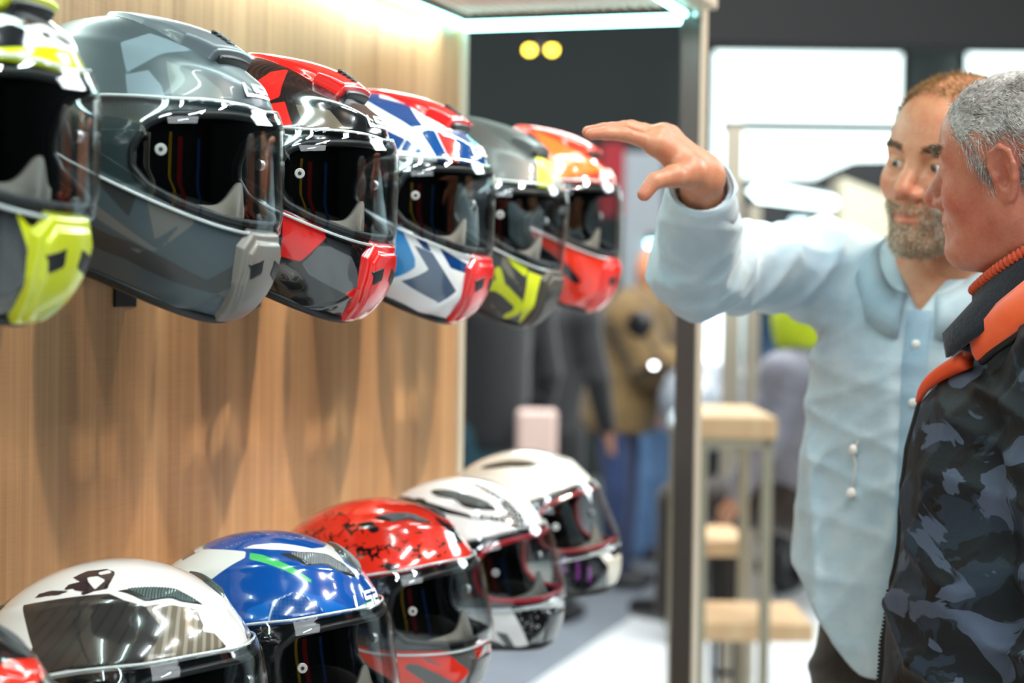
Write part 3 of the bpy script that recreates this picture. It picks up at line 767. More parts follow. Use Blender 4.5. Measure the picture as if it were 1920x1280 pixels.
#PAINTS#
# painted shapes of each helmet in its own side chart (ear = origin, radius 1 = centre line)
TR = {
 'h1_yband': [[[0.426,0.377],[0.538,0.428],[0.694,0.533],[0.807,0.642],[0.926,0.723],[1.017,0.66],[1.143,0.647],[0.844,0.488],[0.556,0.361],[0.443,0.316]]],
 'h1_white': [[[0.611,0.6],[0.671,0.733],[0.846,0.907],[0.92,0.8],[0.834,0.688],[0.749,0.585],[0.63,0.493]],[[0.422,0.503],[0.506,0.603],[0.567,0.641],[0.608,0.629],[0.564,0.584],[0.517,0.535],[0.434,0.45]]],
 'h1_black': [[[0.68,0.645],[0.719,0.695],[0.737,0.619],[0.694,0.583]]],
 'h1_chin': [[[0.712,-0.138],[0.773,-0.207],[1.261,-0.291],[1.41,-0.499],[1.168,-0.818],[0.955,-0.72],[0.791,-0.514],[0.771,-0.343],[0.752,-0.274]]],
 'h1_grey': [[[0.648,-0.138],[0.717,-0.146],[0.745,-0.214],[0.715,-0.282],[0.736,-0.4],[0.792,-0.524],[0.625,-0.414]]],
 'h2_l1': [[[0.062,0.546],[0.143,0.704],[0.388,0.7],[0.248,0.532],[0.15,0.391]],[[0.149,0.378],[0.232,0.436],[0.303,0.374],[0.331,0.314],[0.184,0.283]]],
 'h2_l2': [[[0.292,0.517],[0.477,0.512],[0.566,0.483],[0.608,0.418],[0.357,0.332]]],
 'h2_dk': [[[0.108,-0.033],[0.305,-0.027],[0.238,-0.124]],[[0.108,-0.183],[0.249,-0.198],[0.395,-0.252],[0.592,-0.349],[0.802,-0.3],[0.83,-0.378],[0.645,-0.419],[0.405,-0.334],[0.247,-0.274],[0.12,-0.289]]],
 'h2_lc': [[[0.306,-0.019],[0.527,-0.069],[0.54,-0.135],[0.353,-0.225],[0.458,-0.149],[0.481,-0.08]],[[0.312,-0.022],[0.344,-0.191],[0.46,-0.141],[0.474,-0.084]],[[0.121,-0.099],[0.345,-0.215],[0.351,-0.228],[0.337,-0.227],[0.131,-0.143]],[[0.659,-0.42],[0.802,-0.409],[1.016,-0.635],[0.998,-0.712],[0.777,-0.524]],[[0.253,-0.224],[0.301,-0.223],[0.289,-0.239]]],
 'h3_red': [[[0.144,0.407],[0.215,0.451],[0.279,0.321],[0.177,0.273]],[[0.299,-0.026],[0.404,-0.042],[0.508,-0.067],[0.532,-0.138],[0.38,-0.229],[0.286,-0.212]],[[0.65,-0.398],[0.761,-0.379],[0.861,-0.429],[1.006,-0.569],[1.021,-0.676],[0.813,-0.538]],[[0.035,0.505],[0.063,0.659],[0.139,0.75],[0.181,0.473],[0.11,0.397]]],
 'h3_taupe': [[[0.27,0.458],[0.447,0.497],[0.566,0.411],[0.328,0.317],[0.307,0.386]],[[0.634,-0.067],[0.84,-0.133],[0.775,-0.172],[0.671,-0.149]]],
 'h3_grey': [[[0.389,-0.238],[0.483,-0.171],[0.548,-0.173],[0.695,-0.226],[0.736,-0.297],[0.752,-0.383],[0.655,-0.402],[0.427,-0.283]],[[0.283,-0.147],[0.341,-0.17],[0.283,-0.195]]],
 'h3_carbon': [[[0.215,0.451],[0.307,0.615],[0.419,0.711],[0.58,0.622],[0.447,0.506],[0.269,0.465]]],
 'h4_blue': [[[-0.212,0.765],[-0.275,0.9],[-0.148,0.932],[-0.046,0.755],[0.086,0.758],[0.177,0.767],[0.322,0.558],[0.266,0.51],[0.124,0.561],[-0.093,0.662]],[[0.126,0.439],[0.244,0.415],[0.223,0.324],[0.176,0.324]],[[0.251,0.418],[0.301,0.392],[0.382,0.35],[0.232,0.326]],[[0.322,0.506],[0.388,0.575],[0.54,0.351],[0.469,0.322]],[[0.517,0.651],[0.707,0.889],[0.827,0.772],[0.922,0.576],[0.62,0.388]],[[0.364,-0.058],[0.444,-0.074],[0.497,-0.147],[0.437,-0.13]],[[0.544,-0.116],[0.831,-0.23],[0.804,-0.277],[0.63,-0.223]],[[0.203,0.221],[0.282,0.228],[0.288,0.137],[0.337,-0.018],[0.255,-0.02]],[[0.663,-0.338],[0.687,-0.358],[0.566,-0.411],[0.548,-0.405]]],
 'h4_red': [[[0.396,0.577],[0.514,0.646],[0.615,0.384],[0.545,0.354]]],
 'h4_lblue': [[[0.273,-0.036],[0.313,-0.061],[0.381,-0.174],[0.383,-0.212],[0.269,-0.279],[0.265,-0.141]],[[0.739,-0.546],[0.938,-0.598],[1.023,-0.652],[0.94,-0.721],[0.834,-0.688]]],
 'h4_slate': [[[0.376,-0.118],[0.497,-0.147],[0.687,-0.358],[0.556,-0.404],[0.318,-0.282],[0.468,-0.223]]],
 'h4_white': [[[-0.139,0.933],[0.073,1.04],[0.281,1.051],[0.167,0.821],[-0.034,0.768]]],
 'h5_yel': [[[0.534,0.748],[0.67,0.873],[0.728,0.539],[0.752,0.409],[0.598,0.352]],[[0.084,1.066],[0.272,1.089],[0.322,1.052],[0.245,1.021],[0.116,1.018]],[[0.435,-0.088],[0.637,-0.159],[0.61,-0.204],[0.503,-0.149]],[[0.634,-0.17],[0.809,-0.217],[0.825,-0.68],[0.703,-0.667],[0.611,-0.39]]],
 'h5_sq': [[[0.328,-0.261],[0.395,-0.252],[0.458,-0.281],[0.58,-0.369],[0.587,-0.426],[0.537,-0.459]],[[0.391,-0.182],[0.425,-0.251]]],
 'h5_tp': [[[0.432,-0.1],[0.411,-0.15],[0.601,-0.293]],[[0.337,-0.326],[0.458,-0.435],[0.682,-0.625]],[[0.909,-0.295],[0.824,-0.61]]],
 'h5_grey': [[[0.565,0.764],[0.781,0.914],[1.022,0.567],[0.773,0.411],[0.694,0.583]]],
 'h6_or': [[[-0.036,0.824],[0.14,0.756],[0.477,0.763],[0.723,0.596],[0.286,0.306],[0.21,0.44]]],
 'h6_arrow': [[[0.368,-0.156],[0.504,-0.263],[0.544,-0.308],[0.495,-0.316],[0.353,-0.225]]],
 'h6_wh': [[[0.255,0.459],[0.457,0.731],[0.486,0.611],[0.331,0.447],[0.28,0.352]],[[0.189,0.55],[0.258,0.421],[0.322,0.137],[0.27,0.098]]],
 'b0_red': [[[0.588,0.588],[0.645,0.68],[0.698,0.776],[0.808,0.836],[0.916,0.755],[0.911,0.65],[0.779,0.566],[0.594,0.507]]],
 'b0_edge_glint': [[[0.896,0.978],[0.972,0.989],[1.192,0.789],[1.07,0.749]]],
 'b1_dark': [[[-0.288,0.519],[-0.15,0.542],[-0.049,0.56],[0.176,0.593],[0.261,0.547],[0.366,0.522],[0.423,0.542],[0.627,0.555],[0.68,0.467],[0.66,0.429],[0.747,0.431],[0.831,0.361],[0.62,0.283],[0.309,0.212],[0.052,0.2],[-0.034,0.184],[-0.131,0.134],[-0.127,0.299]]],
 'b1_taupe': [[[0.366,0.522],[0.423,0.542],[0.498,0.553],[0.637,0.554],[0.68,0.467],[0.66,0.429],[0.747,0.431],[0.822,0.366],[0.623,0.291],[0.355,0.222],[0.424,0.331],[0.46,0.414]]],
 'b1_ink': [[[-0.089,0.726],[-0.035,0.793],[0.086,0.814],[0.146,0.787],[0.159,0.746],[0.157,0.631],[0.091,0.606],[0.051,0.579],[-0.044,0.63],[-0.092,0.618],[-0.082,0.664],[-0.024,0.687]],[[-0.243,0.603],[-0.167,0.622],[-0.038,0.618],[-0.098,0.586],[-0.22,0.572],[-0.254,0.571]]],
 'b1_inkw': [[[0.047,0.774],[0.099,0.806],[0.137,0.776],[0.072,0.747]],[[0.006,0.725],[0.064,0.735],[0.124,0.702],[0.093,0.624],[0.03,0.687]],[[-0.027,0.618],[0.042,0.605],[0.015,0.575]]],
 'b1_vent': [[[0.201,0.618],[0.306,0.657],[0.488,0.696],[0.561,0.68],[0.703,0.601],[0.589,0.569],[0.503,0.589],[0.365,0.531],[0.257,0.59]]],
 'b2_white': [[[-0.602,0.591],[-0.594,0.626],[-0.34,0.682],[-0.282,0.715],[-0.024,0.681],[0.064,0.666],[0.075,0.608],[-0.005,0.519],[-0.094,0.44],[-0.232,0.436]],[[0.031,0.699],[0.091,0.738],[0.251,0.773],[0.474,0.773],[0.737,0.996],[0.906,0.939],[1.052,0.723],[1.022,0.676],[0.784,0.58],[0.703,0.703],[0.564,0.749],[0.391,0.705],[0.206,0.695]],[[-0.373,0.687],[-0.494,0.823],[-0.428,0.878],[-0.288,0.713]]],
 'b2_green': [[[0.092,0.656],[0.177,0.638],[0.335,0.557],[0.477,0.477],[0.468,0.46],[0.277,0.532],[0.105,0.597]],[[-0.433,0.832],[-0.415,0.91],[-0.304,0.963],[-0.391,0.859],[-0.288,0.713]],[[0.805,0.358],[1.197,0.558],[1.234,0.499],[1.031,0.365],[0.825,0.309]]],
 'b2_band': [[[-0.289,0.733],[-0.278,0.83],[-0.293,0.93],[-0.01,1.095],[0.272,1.133],[0.396,0.911],[0.2,0.903],[-0.031,0.881],[-0.149,0.767]]],
 'b2_hex': [[[0.242,0.217],[0.27,0.328],[0.373,0.387],[0.444,0.366],[0.59,0.257]]],
 'b2_lines': [[[0.242,0.217],[0.27,0.328],[0.373,0.387],[0.444,0.366],[0.59,0.257]],[[-0.149,0.767],[-0.031,0.881],[0.2,0.903],[0.396,0.911],[0.272,1.133]],[[-0.289,0.733],[-0.143,0.672],[0.05,0.811]]],
 'b2_lb': [[[0.13,0.221],[0.145,0.284],[0.251,0.327],[0.24,0.22]],[[0.371,0.398],[0.551,0.379],[0.785,0.309],[0.799,0.291],[0.59,0.257],[0.444,0.366]]],
 'b2_blk': [[[-0.563,0.734],[-0.516,0.809],[-0.332,0.68],[-0.419,0.622]]],
 'b2_vent': [[[0.273,0.658],[0.323,0.677],[0.523,0.733],[0.634,0.716],[0.809,0.577],[0.69,0.549],[0.573,0.593],[0.444,0.549],[0.376,0.59]]],
 'b3_grey': [[[0.01,-0.062],[0.079,-0.08],[0.315,-0.121],[0.816,-0.281],[0.991,-0.4],[1.094,-0.545],[0.935,-0.887],[-0.291,-0.822]]],
 'b3_red': [[[0.315,-0.121],[0.399,-0.145],[0.542,-0.241],[0.682,-0.418],[0.659,-0.453],[0.571,-0.446],[0.409,-0.308],[0.3,-0.235],[0.272,-0.258],[0.376,-0.376],[0.362,-0.455],[0.236,-0.462],[0.191,-0.215],[0.143,-0.148],[0.191,-0.131],[0.242,-0.143],[0.313,-0.17]],[[0.074,-0.076],[0.178,-0.105],[0.175,-0.12],[0.12,-0.127],[0.087,-0.107]],[[0.042,-0.046],[0.072,-0.094],[0.197,-0.235],[0.245,-0.37],[0.212,-0.375],[0.049,-0.155],[0.041,-0.091]],[[0.55,-0.189],[0.802,-0.261],[0.805,-0.293],[0.587,-0.214],[0.57,-0.224],[0.474,-0.211],[0.496,-0.19]]],
 'b3_slot': [[[0.39,-0.225],[0.501,-0.307],[0.48,-0.306],[0.392,-0.245]],[[0.317,-0.244],[0.344,-0.25],[0.489,-0.369],[0.46,-0.366]]],
 'b3_tread': [[[0.794,-0.266],[0.864,-0.331],[0.954,-0.596],[0.991,-0.669],[0.954,-0.786],[0.824,-0.755],[0.799,-0.591],[0.776,-0.362]]],
 'b3_vent': [[[0.186,0.629],[0.255,0.665],[0.416,0.705],[0.497,0.697],[0.643,0.621],[0.521,0.599],[0.456,0.627],[0.338,0.563],[0.264,0.58]]],
 'b3_blk': [[[0.563,0.974],[0.366,1.004],[0.175,1.048],[0.06,0.973],[-0.204,0.96],[-0.301,0.828],[-0.382,0.766],[-0.356,0.881],[-0.205,0.966],[0.212,1.093],[0.593,1.028],[0.872,0.514],[0.786,0.463]],[[0.094,0.561],[0.153,0.593],[0.266,0.51],[0.197,0.487]],[[0.381,0.431],[0.499,0.517],[0.588,0.476],[0.506,0.456]],[[0.6,0.428],[0.715,0.482],[0.643,0.335],[0.601,0.347]],[[0.239,0.256],[0.285,0.29],[0.368,0.248],[0.323,0.226]]],
 'b4_blk': [[[-0.456,0.79],[0.14,0.473],[0.283,0.412],[0.326,0.362],[0.139,0.428],[-0.37,0.695]],[[0.232,0.209],[0.413,0.234],[0.875,0.319],[0.926,0.283],[0.409,0.187],[0.241,0.178]],[[-0.149,0.646],[-0.053,0.604],[0.15,0.344],[0.102,0.38]]],
 'b4_dots': [[[0.221,0.885],[0.352,0.773],[0.479,0.672],[0.69,0.474],[0.855,0.354],[0.76,0.269],[0.629,0.293],[0.51,0.35],[0.306,0.371],[0.319,0.409],[0.486,0.393],[0.587,0.426],[0.471,0.592],[0.353,0.725]]],
 'b4_vent': [[[-0.024,0.681],[0.122,0.689],[0.306,0.601],[0.511,0.46],[0.366,0.444],[0.258,0.465],[0.177,0.528]]],
 'b4_chk': [[[0.423,-0.202],[0.903,-0.383],[0.88,-0.639],[0.742,-0.824],[0.577,-0.739]]],
 'b4_slv': [[[0.298,-0.32],[0.364,-0.352],[0.429,-0.521],[0.365,-0.476]]],
 'b4_bot': [[[0.238,-0.36],[0.32,-0.424],[0.475,-0.597],[0.745,-0.799],[0.729,-0.854],[0.163,-0.802]]],
 'b5_vent': [[[-0.088,0.669],[0.095,0.675],[0.265,0.641],[0.477,0.521],[0.249,0.511],[0.131,0.566]]],
 'b5_blk': [[[0.273,-0.124],[0.467,-0.179],[0.665,-0.303],[0.71,-0.444],[0.738,-0.738],[0.214,-0.403]],[[0.745,-0.214],[0.951,-0.309],[1.025,-0.478],[0.955,-0.644],[0.845,-0.684],[0.82,-0.427]]],
 'b5_pur': [[[0.263,-0.191],[0.334,-0.17],[0.46,-0.195],[0.547,-0.232],[0.444,-0.216],[0.33,-0.202],[0.347,-0.276],[0.293,-0.263]],[[0.43,-0.229],[0.458,-0.244],[0.412,-0.364],[0.386,-0.347]],[[0.504,-0.303],[0.533,-0.314],[0.499,-0.426],[0.467,-0.406]]],
 'b5_gold': [[[0.677,-0.391],[0.71,-0.444],[0.716,-0.634],[0.651,-0.566]]],
}
_dz = [[-.012, -.012, -.014, -.018, -.022, -.007], [0, 0, -.005, 0, 0, .02]]
_ry = [[-.5, -.5, -.5, 0, 3, -1], [0, -3, -3, -6, -9, -17]]
_dx = [[0, .004, .004, .004, .004, .004], [0, 0, .014, .008, .006, .004]]
_H = H
def H(row, i, **k): _H(row, i, dx=_dx[row][i], dz=_dz[row][i], ry=_ry[row][i], **k)
def LY(c, key, **k): return dict(c=c, polys=TR[key], **k)
WH = '#eef2f4'
H(0, 0, kind='storm', base='#15171a', paint='yellow_black', logo=None,
  label='yellow and black full-face helmet cut by the left edge, nearest on the top row',
  layers=[LY('#2b3034', 'h1_grey'), LY('#e9efef', 'h1_white'), LY('#d3dc1c', 'h1_yband'), LY('#15171a', 'h1_black'), LY('#d3dc1c', 'h1_chin')],
  top_mat=gloss('yellow_gloss', '#cfd916', .2), chin_mat=gloss('yellow_satin', '#c3cc18', .4))
H(0, 1, kind='storm', base='#39464c', paint='titanium', rough=.38, coat=0.15, logo=M_WHITE, recess='#2a3637',  # bluish base colour includes the LED reflection on the dome
  label='matte dark grey full-face helmet with faint angular shapes, second on the top row',
  layers=[LY('#2a2d2e', 'h2_dk'), LY('#687a84', 'h2_l1'), LY('#55605f', 'h2_l2'), LY('#5b5c5a', 'h2_lc')],
  top_mat=gloss('matte_grey', '#59636a', .35, .2), chin_mat=gloss('matte_stone', '#6e6b66', .42, .1))
H(0, 2, kind='storm', base='#0f1012', paint='black_red', logo=M_WHITE,
  label='gloss black helmet with red spoiler and red and grey cheek panels, clear visor',
  layers=[LY('#17181b', 'h3_carbon', fx=('carbon', rgb('#2c2d30'), 240)), LY('#5d5549', 'h3_taupe'), LY('#54575b', 'h3_grey'), LY('#e01f1c', 'h3_red')],
  top_mat=gloss('red_gloss', '#e2201c', .15), chin_mat=gloss('red_vent', '#df211f', .2))
H(0, 3, kind='storm', base=WH, paint='white_blue', logo=M_WHITE,
  label='white and blue full-face helmet with red vents, between the black-red and the matte yellow-striped one',
  layers=[LY('#0d3f7a', 'h4_blue'), LY('#53647c', 'h4_slate'), LY('#1f86c8', 'h4_lblue'), LY(WH, 'h4_white'), LY('#df2a2a', 'h4_red')],
  top_mat=gloss('red_gloss_vent', '#df2426', .15), chin_mat=gloss('red_chin', '#de2c2e', .2), rear_mat=gloss('blue_rear', '#0d3f7a', .2))
H(0, 4, kind='storm', base='#3d4040', paint='matte_lime', rough=.42, coat=0.1, logo=None,
  label='matte charcoal helmet with lime yellow stripe and squiggles, fifth on the top row',
  layers=[LY('#8d8f8c', 'h5_grey'), LY('#7c766b', 'h5_tp', noise=(6, .05)), dict(c='#cfdc20', lines=[(TR['h5_sq'][0], .03), (TR['h5_sq'][1], .025)]), LY('#d8e424', 'h5_yel')],
  top_mat=gloss('matte_charcoal', '#4c5152', .4, .1), chin_mat=gloss('matte_taupe', '#45413b', .45, .1))
H(0, 5, kind='storm', base='#e23420', paint='red_orange', logo=M_WHITE,
  label='red-orange helmet with black arrow on the chin, farthest on the top row under the hand',
  layers=[LY('#f26a2a', 'h6_or'), LY('#e8a892', 'h6_wh'), LY('#1b1f24', 'h6_arrow')],
  top_mat=gloss('pale_red_vent', '#ee4a34', .12), chin_mat=gloss('red_chin_vent', '#e22a22', .25))
VP = dict(kind='rapid', top='side_vents', chin='flat')
H(1, 0, **VP, base='#191a1c', paint='dark_red', label='dark helmet with a red flash, mostly out of frame in the bottom left corner', logo=None,
  layers=[LY('#e0301f', 'b0_red'), LY('#8f918c', 'b0_edge_glint')], chin_mat=M_BLACKP)  # the pale strip paints in a visor edge highlight
H(1, 1, **VP, base='#e8e5e3', paint='white_grey', logo=None, label='white helmet with smoky grey side panel and black ink marks, nearer than the blue one',
  layers=[LY('#2e2d2c', 'b1_dark', fx=('stripes', rgb('#343332'), 16, .7, .72)), LY('#6d6557', 'b1_taupe', fx=('stripes', rgb('#948d80'), 18, .5, .4)), LY('#33282c', 'b1_ink', noise=(14, .02)), LY('#e8e5e3', 'b1_inkw')],
  vent_poly=TR['b1_vent'][0], top_mat=gloss('green_grey_vent', '#2a3736', .3), grille=mat('green_grey_grille', '#3b4c4b', .4), chin_mat=gloss('dark_chin', '#2a2929', .3))
H(1, 2, **VP, base='#0c4fa3', paint='blue_white_green', logo=M_WHITE, logo_w=.068, logo_h=.016, logo_arc=.064, label='blue, white and green helmet with a ribbed grey vent and big white brow letters',
  layers=[LY('#1566bd', 'b2_lb'), LY('#0b4a94', 'b2_band', fx=('dots', rgb('#1260b4'), 70, .28, .2)), LY('#0d4f9c', 'b2_hex', fx=('hex', rgb('#083a78'), 46, .09)),
          dict(c='#bcd4e6', lines=[(TR['b2_lines'][0], .004), (TR['b2_lines'][1], .004), (TR['b2_lines'][2], .004)]),
          LY('#e6ebe8', 'b2_white'), LY('#4fc46c', 'b2_green'), LY('#2c1f22', 'b2_blk')],
  vent_poly=TR['b2_vent'][0], top_mat=gloss('dark_vent_frame', '#35393a', .3), grille=mat('ribbed_grey_grille', '#70767a', .4), chin_mat=M_BLACKP)
H(1, 3, **VP, base='#e32f1d', paint='red_black', logo=None, label='bright red helmet with black cracks and a red gear print on its grey chin',
  layers=[LY('#5c5c5b', 'b3_grey'), LY('#161617', 'b3_blk', noise=(16, .09)),
          LY('#e8321f', 'b3_red', noise=(20, .012)), LY('#5c5c5b', 'b3_slot'), LY('#e8321f', 'b3_tread', fx=('tread', rgb('#2a1512'), 12, .2)),
          dict(c='#1c1110', polys=[[(-.9, .15), (-.15, .2), (.0, .3), (.38, .28), (.72, .38), (.60, .52), (.2, .45), (-.1, .75), (-.8, .7)]], fx=('crack', rgb('#e32f1d'), 15, .46))],
  vent_poly=TR['b3_vent'][0], top_mat=gloss('black_vent_frame', '#2b2b2c', .3), grille=mat('dark_grille', '#58595a', .4), chin_mat=gloss('grey_chin', '#4a4a48', .35))
H(1, 4, **VP, base='#eef1f3', paint='white_black', logo=None, label='white helmet with black chain pattern, red visor seal and white arrow on its black chin',
  layers=[LY('#101a1c', 'b4_blk'), LY('#10181a', 'b4_dots', fx=('dots', rgb('#eef1f3'), 26, .30, .2)), LY('#121314', 'b4_chk', fx=('dots', rgb('#aeb2b2'), 30, .25, .5)), LY('#3a4244', 'b4_slv'), LY('#161718', 'b4_bot')],
  seal=mat('red_seal', '#c3152c', .3), vent_poly=TR['b4_vent'][0], top_mat=gloss('black_vent', '#1d2426', .3), grille=mat('grille_grey', '#4c5356', .4), chin_mat=gloss('black_chin_panel', '#1c1d1e', .3))
H(1, 5, **VP, base='#f6f5ee', paint='cream_white', logo=None, label='cream white helmet with black and purple chin, farthest on the bottom row',
  layers=[LY('#16141a', 'b5_blk'), LY('#7b3a86', 'b5_pur', noise=(9, .04)), LY('#a0793a', 'b5_gold')],
  seal=mat('dull_red_seal', '#a83a3c', .3), vent_poly=TR['b5_vent'][0], top_mat=gloss('brown_black_vent', '#2f2b25', .3), grille=mat('brown_grille', '#5f584c', .4), chin_mat=gloss('pale_chin_panel', '#d9d6c8', .3))
HELMETS = []
for s in SPECS:
    HELMETS.append(build_helmet(s))
_ord = ['nearest', 'second', 'third', 'fourth', 'fifth', 'farthest']
for i, s in enumerate(SPECS):
    x, y, z = s['loc']; top = i < 6
    z0 = 1.5155 if top else .9335; zt = z + (-.118 if top else -.122)
    bracket(y + .05, z0, zt, 'black wall bracket holding up the %s helmet of the %s row' % (_ord[i % 6], 'top' if top else 'bottom'), 'helmet brackets')
# ================================================================ BODIES: smooth implicit shapes meshed with surface nets
def v3(*a): return np.array(a, float)
def smin(a, b, k):
    h = np.clip(0.5 + 0.5 * (b - a) / k, 0, 1); return b * (1 - h) + a * h - k * h * (1 - h)
def smax(a, b, k): return -smin(-a, -b, k)
def s_ell(P, c, r, R=None):
    q = P - c
    if R is not None: q = q @ R
    r = np.asarray(r, float); k0 = np.linalg.norm(q / r, axis=1); k1 = np.linalg.norm(q / (r * r), axis=1) + 1e-9
    return k0 * (k0 - 1) / k1
def s_sph(P, c, r): return np.linalg.norm(P - c, axis=1) - r
def s_cone(P, a, b, ra, rb):
    a = np.asarray(a, float); b = np.asarray(b, float); e = b - a
    t = np.clip((P - a) @ e / (e @ e + 1e-12), 0, 1)
    return np.linalg.norm(P - a - t[:, None] * e, axis=1) - (ra * (1 - t) + rb * t)
def s_loft(P, secs, ax, ay, c0):
    """stack of ellipses: secs = (z, cx, cy, rx, ry) along horizontal axes ax, ay from c0"""
    S_ = np.array(secs, float); z = P[:, 2]
    u = (P - c0) @ ax; v = (P - c0) @ ay
    zc = np.clip(z, S_[0, 0], S_[-1, 0])
    cx, cy, rx, ry = [np.interp(zc, S_[:, 0], S_[:, i]) for i in (1, 2, 3, 4)]
    uu = (u - cx); vv = (v - cy)
    k0 = np.sqrt((uu / rx) ** 2 + (vv / ry) ** 2); k1 = np.sqrt((uu / rx ** 2) ** 2 + (vv / ry ** 2) ** 2) + 1e-9
    d = k0 * (k0 - 1) / k1
    dz = np.maximum(S_[0, 0] - z, z - S_[-1, 0])
    return np.where(dz > 0, np.sqrt(np.maximum(d, 0) ** 2 + dz ** 2) + np.minimum(d, 0) * 0, np.maximum(d, dz))
def sdf_mesh(f, lo, hi, h):
    lo = np.array(lo, float); n = np.ceil((np.array(hi) - lo) / (4 * h)).astype(int); N = n * 4 + 1
    cx = [lo[i] + (np.arange(n[i]) + .5) * 4 * h for i in range(3)]
    C = np.stack(np.meshgrid(*cx, indexing='ij'), -1).reshape(-1, 3)
    dc = np.concatenate([f(C[i:i + 400000]) for i in range(0, len(C), 400000)]).reshape(n)
    act = np.abs(dc) < 4 * h * 1.35
    D = np.repeat(np.repeat(np.repeat(dc, 4, 0), 4, 1), 4, 2)
    D = np.pad(D, ((0, 1), (0, 1), (0, 1)), mode='edge').astype(np.float32)
    mask = np.zeros(N, bool); am = np.repeat(np.repeat(np.repeat(act, 4, 0), 4, 1), 4, 2)
    for dx in (0, 1):
        for dy in (0, 1):
            for dz in (0, 1): mask[dx:dx + am.shape[0], dy:dy + am.shape[1], dz:dz + am.shape[2]] |= am
    I = np.argwhere(mask); vals = np.empty(len(I), np.float32)
    for i in range(0, len(I), 400000): vals[i:i + 400000] = f(lo + I[i:i + 400000] * h)
    D[mask] = vals
    B = D < 0
    s = sum(B[a:N[0] - 1 + a, b:N[1] - 1 + b, c:N[2] - 1 + c].astype(np.int8) for a in (0, 1) for b in (0, 1) for c in (0, 1))
    cells = np.argwhere((s > 0) & (s < 8)); cid = -np.ones(np.array(N) - 1, np.int64); cid[tuple(cells.T)] = np.arange(len(cells))
    acc = np.zeros((len(cells), 3)); cnt = np.zeros(len(cells))
    cor = [(a, b, c) for a in (0, 1) for b in (0, 1) for c in (0, 1)]
    for p in cor:
        for ax in range(3):
            if p[ax]: continue
            q = list(p); q[ax] = 1
            d0 = D[cells[:, 0] + p[0], cells[:, 1] + p[1], cells[:, 2] + p[2]]; d1 = D[cells[:, 0] + q[0], cells[:, 1] + q[1], cells[:, 2] + q[2]]
            k = (d0 < 0) != (d1 < 0); t = d0[k] / (d0[k] - d1[k] + 1e-12)
            pt = np.tile(np.array(p, float), (k.sum(), 1)); pt[:, ax] += t
            acc[k] += pt; cnt[k] += 1
    V = lo + (cells + acc / np.maximum(cnt, 1)[:, None]) * h
    F = []
    for ax in range(3):
        o = [i for i in range(3) if i != ax]
        sl0 = [slice(1, N[i] - 1) for i in range(3)]; sl0[ax] = slice(0, N[ax] - 1); sl1 = list(sl0); sl1[ax] = slice(1, N[ax])
        b0 = B[tuple(sl0)]; b1 = B[tuple(sl1)]
        E = np.argwhere(b0 != b1); off = np.array([1, 1, 1]); off[ax] = 0; E0 = E + off
        flip = b0[tuple(E.T)]
        def c_(da, db):
            q = E0.copy(); q[:, o[0]] += da; q[:, o[1]] += db; return cid[tuple(q.T)]
        Q = np.stack([c_(-1, -1), c_(0, -1), c_(0, 0), c_(-1, 0)], -1)
        fl = flip if ax != 1 else ~flip
        Q[~fl] = Q[~fl][:, ::-1]; F.append(Q)
    F = np.concatenate(F); F = F[(F >= 0).all(1)]
    return V, F
def relax(V, F, it=2, lam=0.5):
    n = len(V)
    for _ in range(it):
        S_ = np.zeros_like(V); c = np.zeros(n)
        for k in range(4):
            a = F[:, k]; b = F[:, (k + 1) % 4]
            for i in range(3):
                S_[:, i] += np.bincount(a, V[b, i], n) + np.bincount(b, V[a, i], n)
            c += np.bincount(a, minlength=n) + np.bincount(b, minlength=n)
        V = V * (1 - lam) + lam * S_ / np.maximum(c, 1)[:, None]
    return V
def join_vf(parts):
    V = []; F = []; b = 0
    for v, f in parts: V.append(v); F.append(f + b); b += len(v)
    return np.vstack(V), np.vstack(F)
def march(f, O, Dr, tmax=0.6, it=60):
    """sphere-trace points O along Dr onto f = 0"""
    t = np.zeros(len(O))
    for _ in range(it): t = np.minimum(t + np.clip(f(O + Dr * t[:, None]), -0.02, 0.02) * 0.8, tmax)
    return O + Dr * t[:, None]
def grad(f, P, e=0.002):
    g = np.stack([f(P + np.eye(3)[i] * e) - f(P - np.eye(3)[i] * e) for i in range(3)], -1)
    return g / (np.linalg.norm(g, axis=1)[:, None] + 1e-12)
def folds(P, dirs, amp):
    """fabric wrinkles: domain-warped sharp waves"""
    w = 0.018 * np.stack([np.sin(P @ v3(13, 7, 9) + 1), np.sin(P @ v3(-9, 14, 6) + 2), np.sin(P @ v3(8, -6, 15))], -1)
    Q = P + w; r = np.zeros(len(P))
    for (d, fr, a, ph) in dirs:
        s = np.sin(Q @ np.asarray(d) * fr + ph + 1.3 * np.sin(Q @ v3(5, 8, -7) + ph)); r += a * (1 - np.abs(s)) ** 2
    return amp * r
def axes(fx, fy):
    """frame of a figure from its horizontal facing given in camera-right / away components: returns forward, left"""
    rh = v3(math.cos(YAW), math.sin(YAW), 0); ah = v3(-math.sin(YAW), math.cos(YAW), 0)
    f = rh * fx + ah * fy; f /= np.linalg.norm(f); return f, np.cross(v3(0, 0, 1), f)

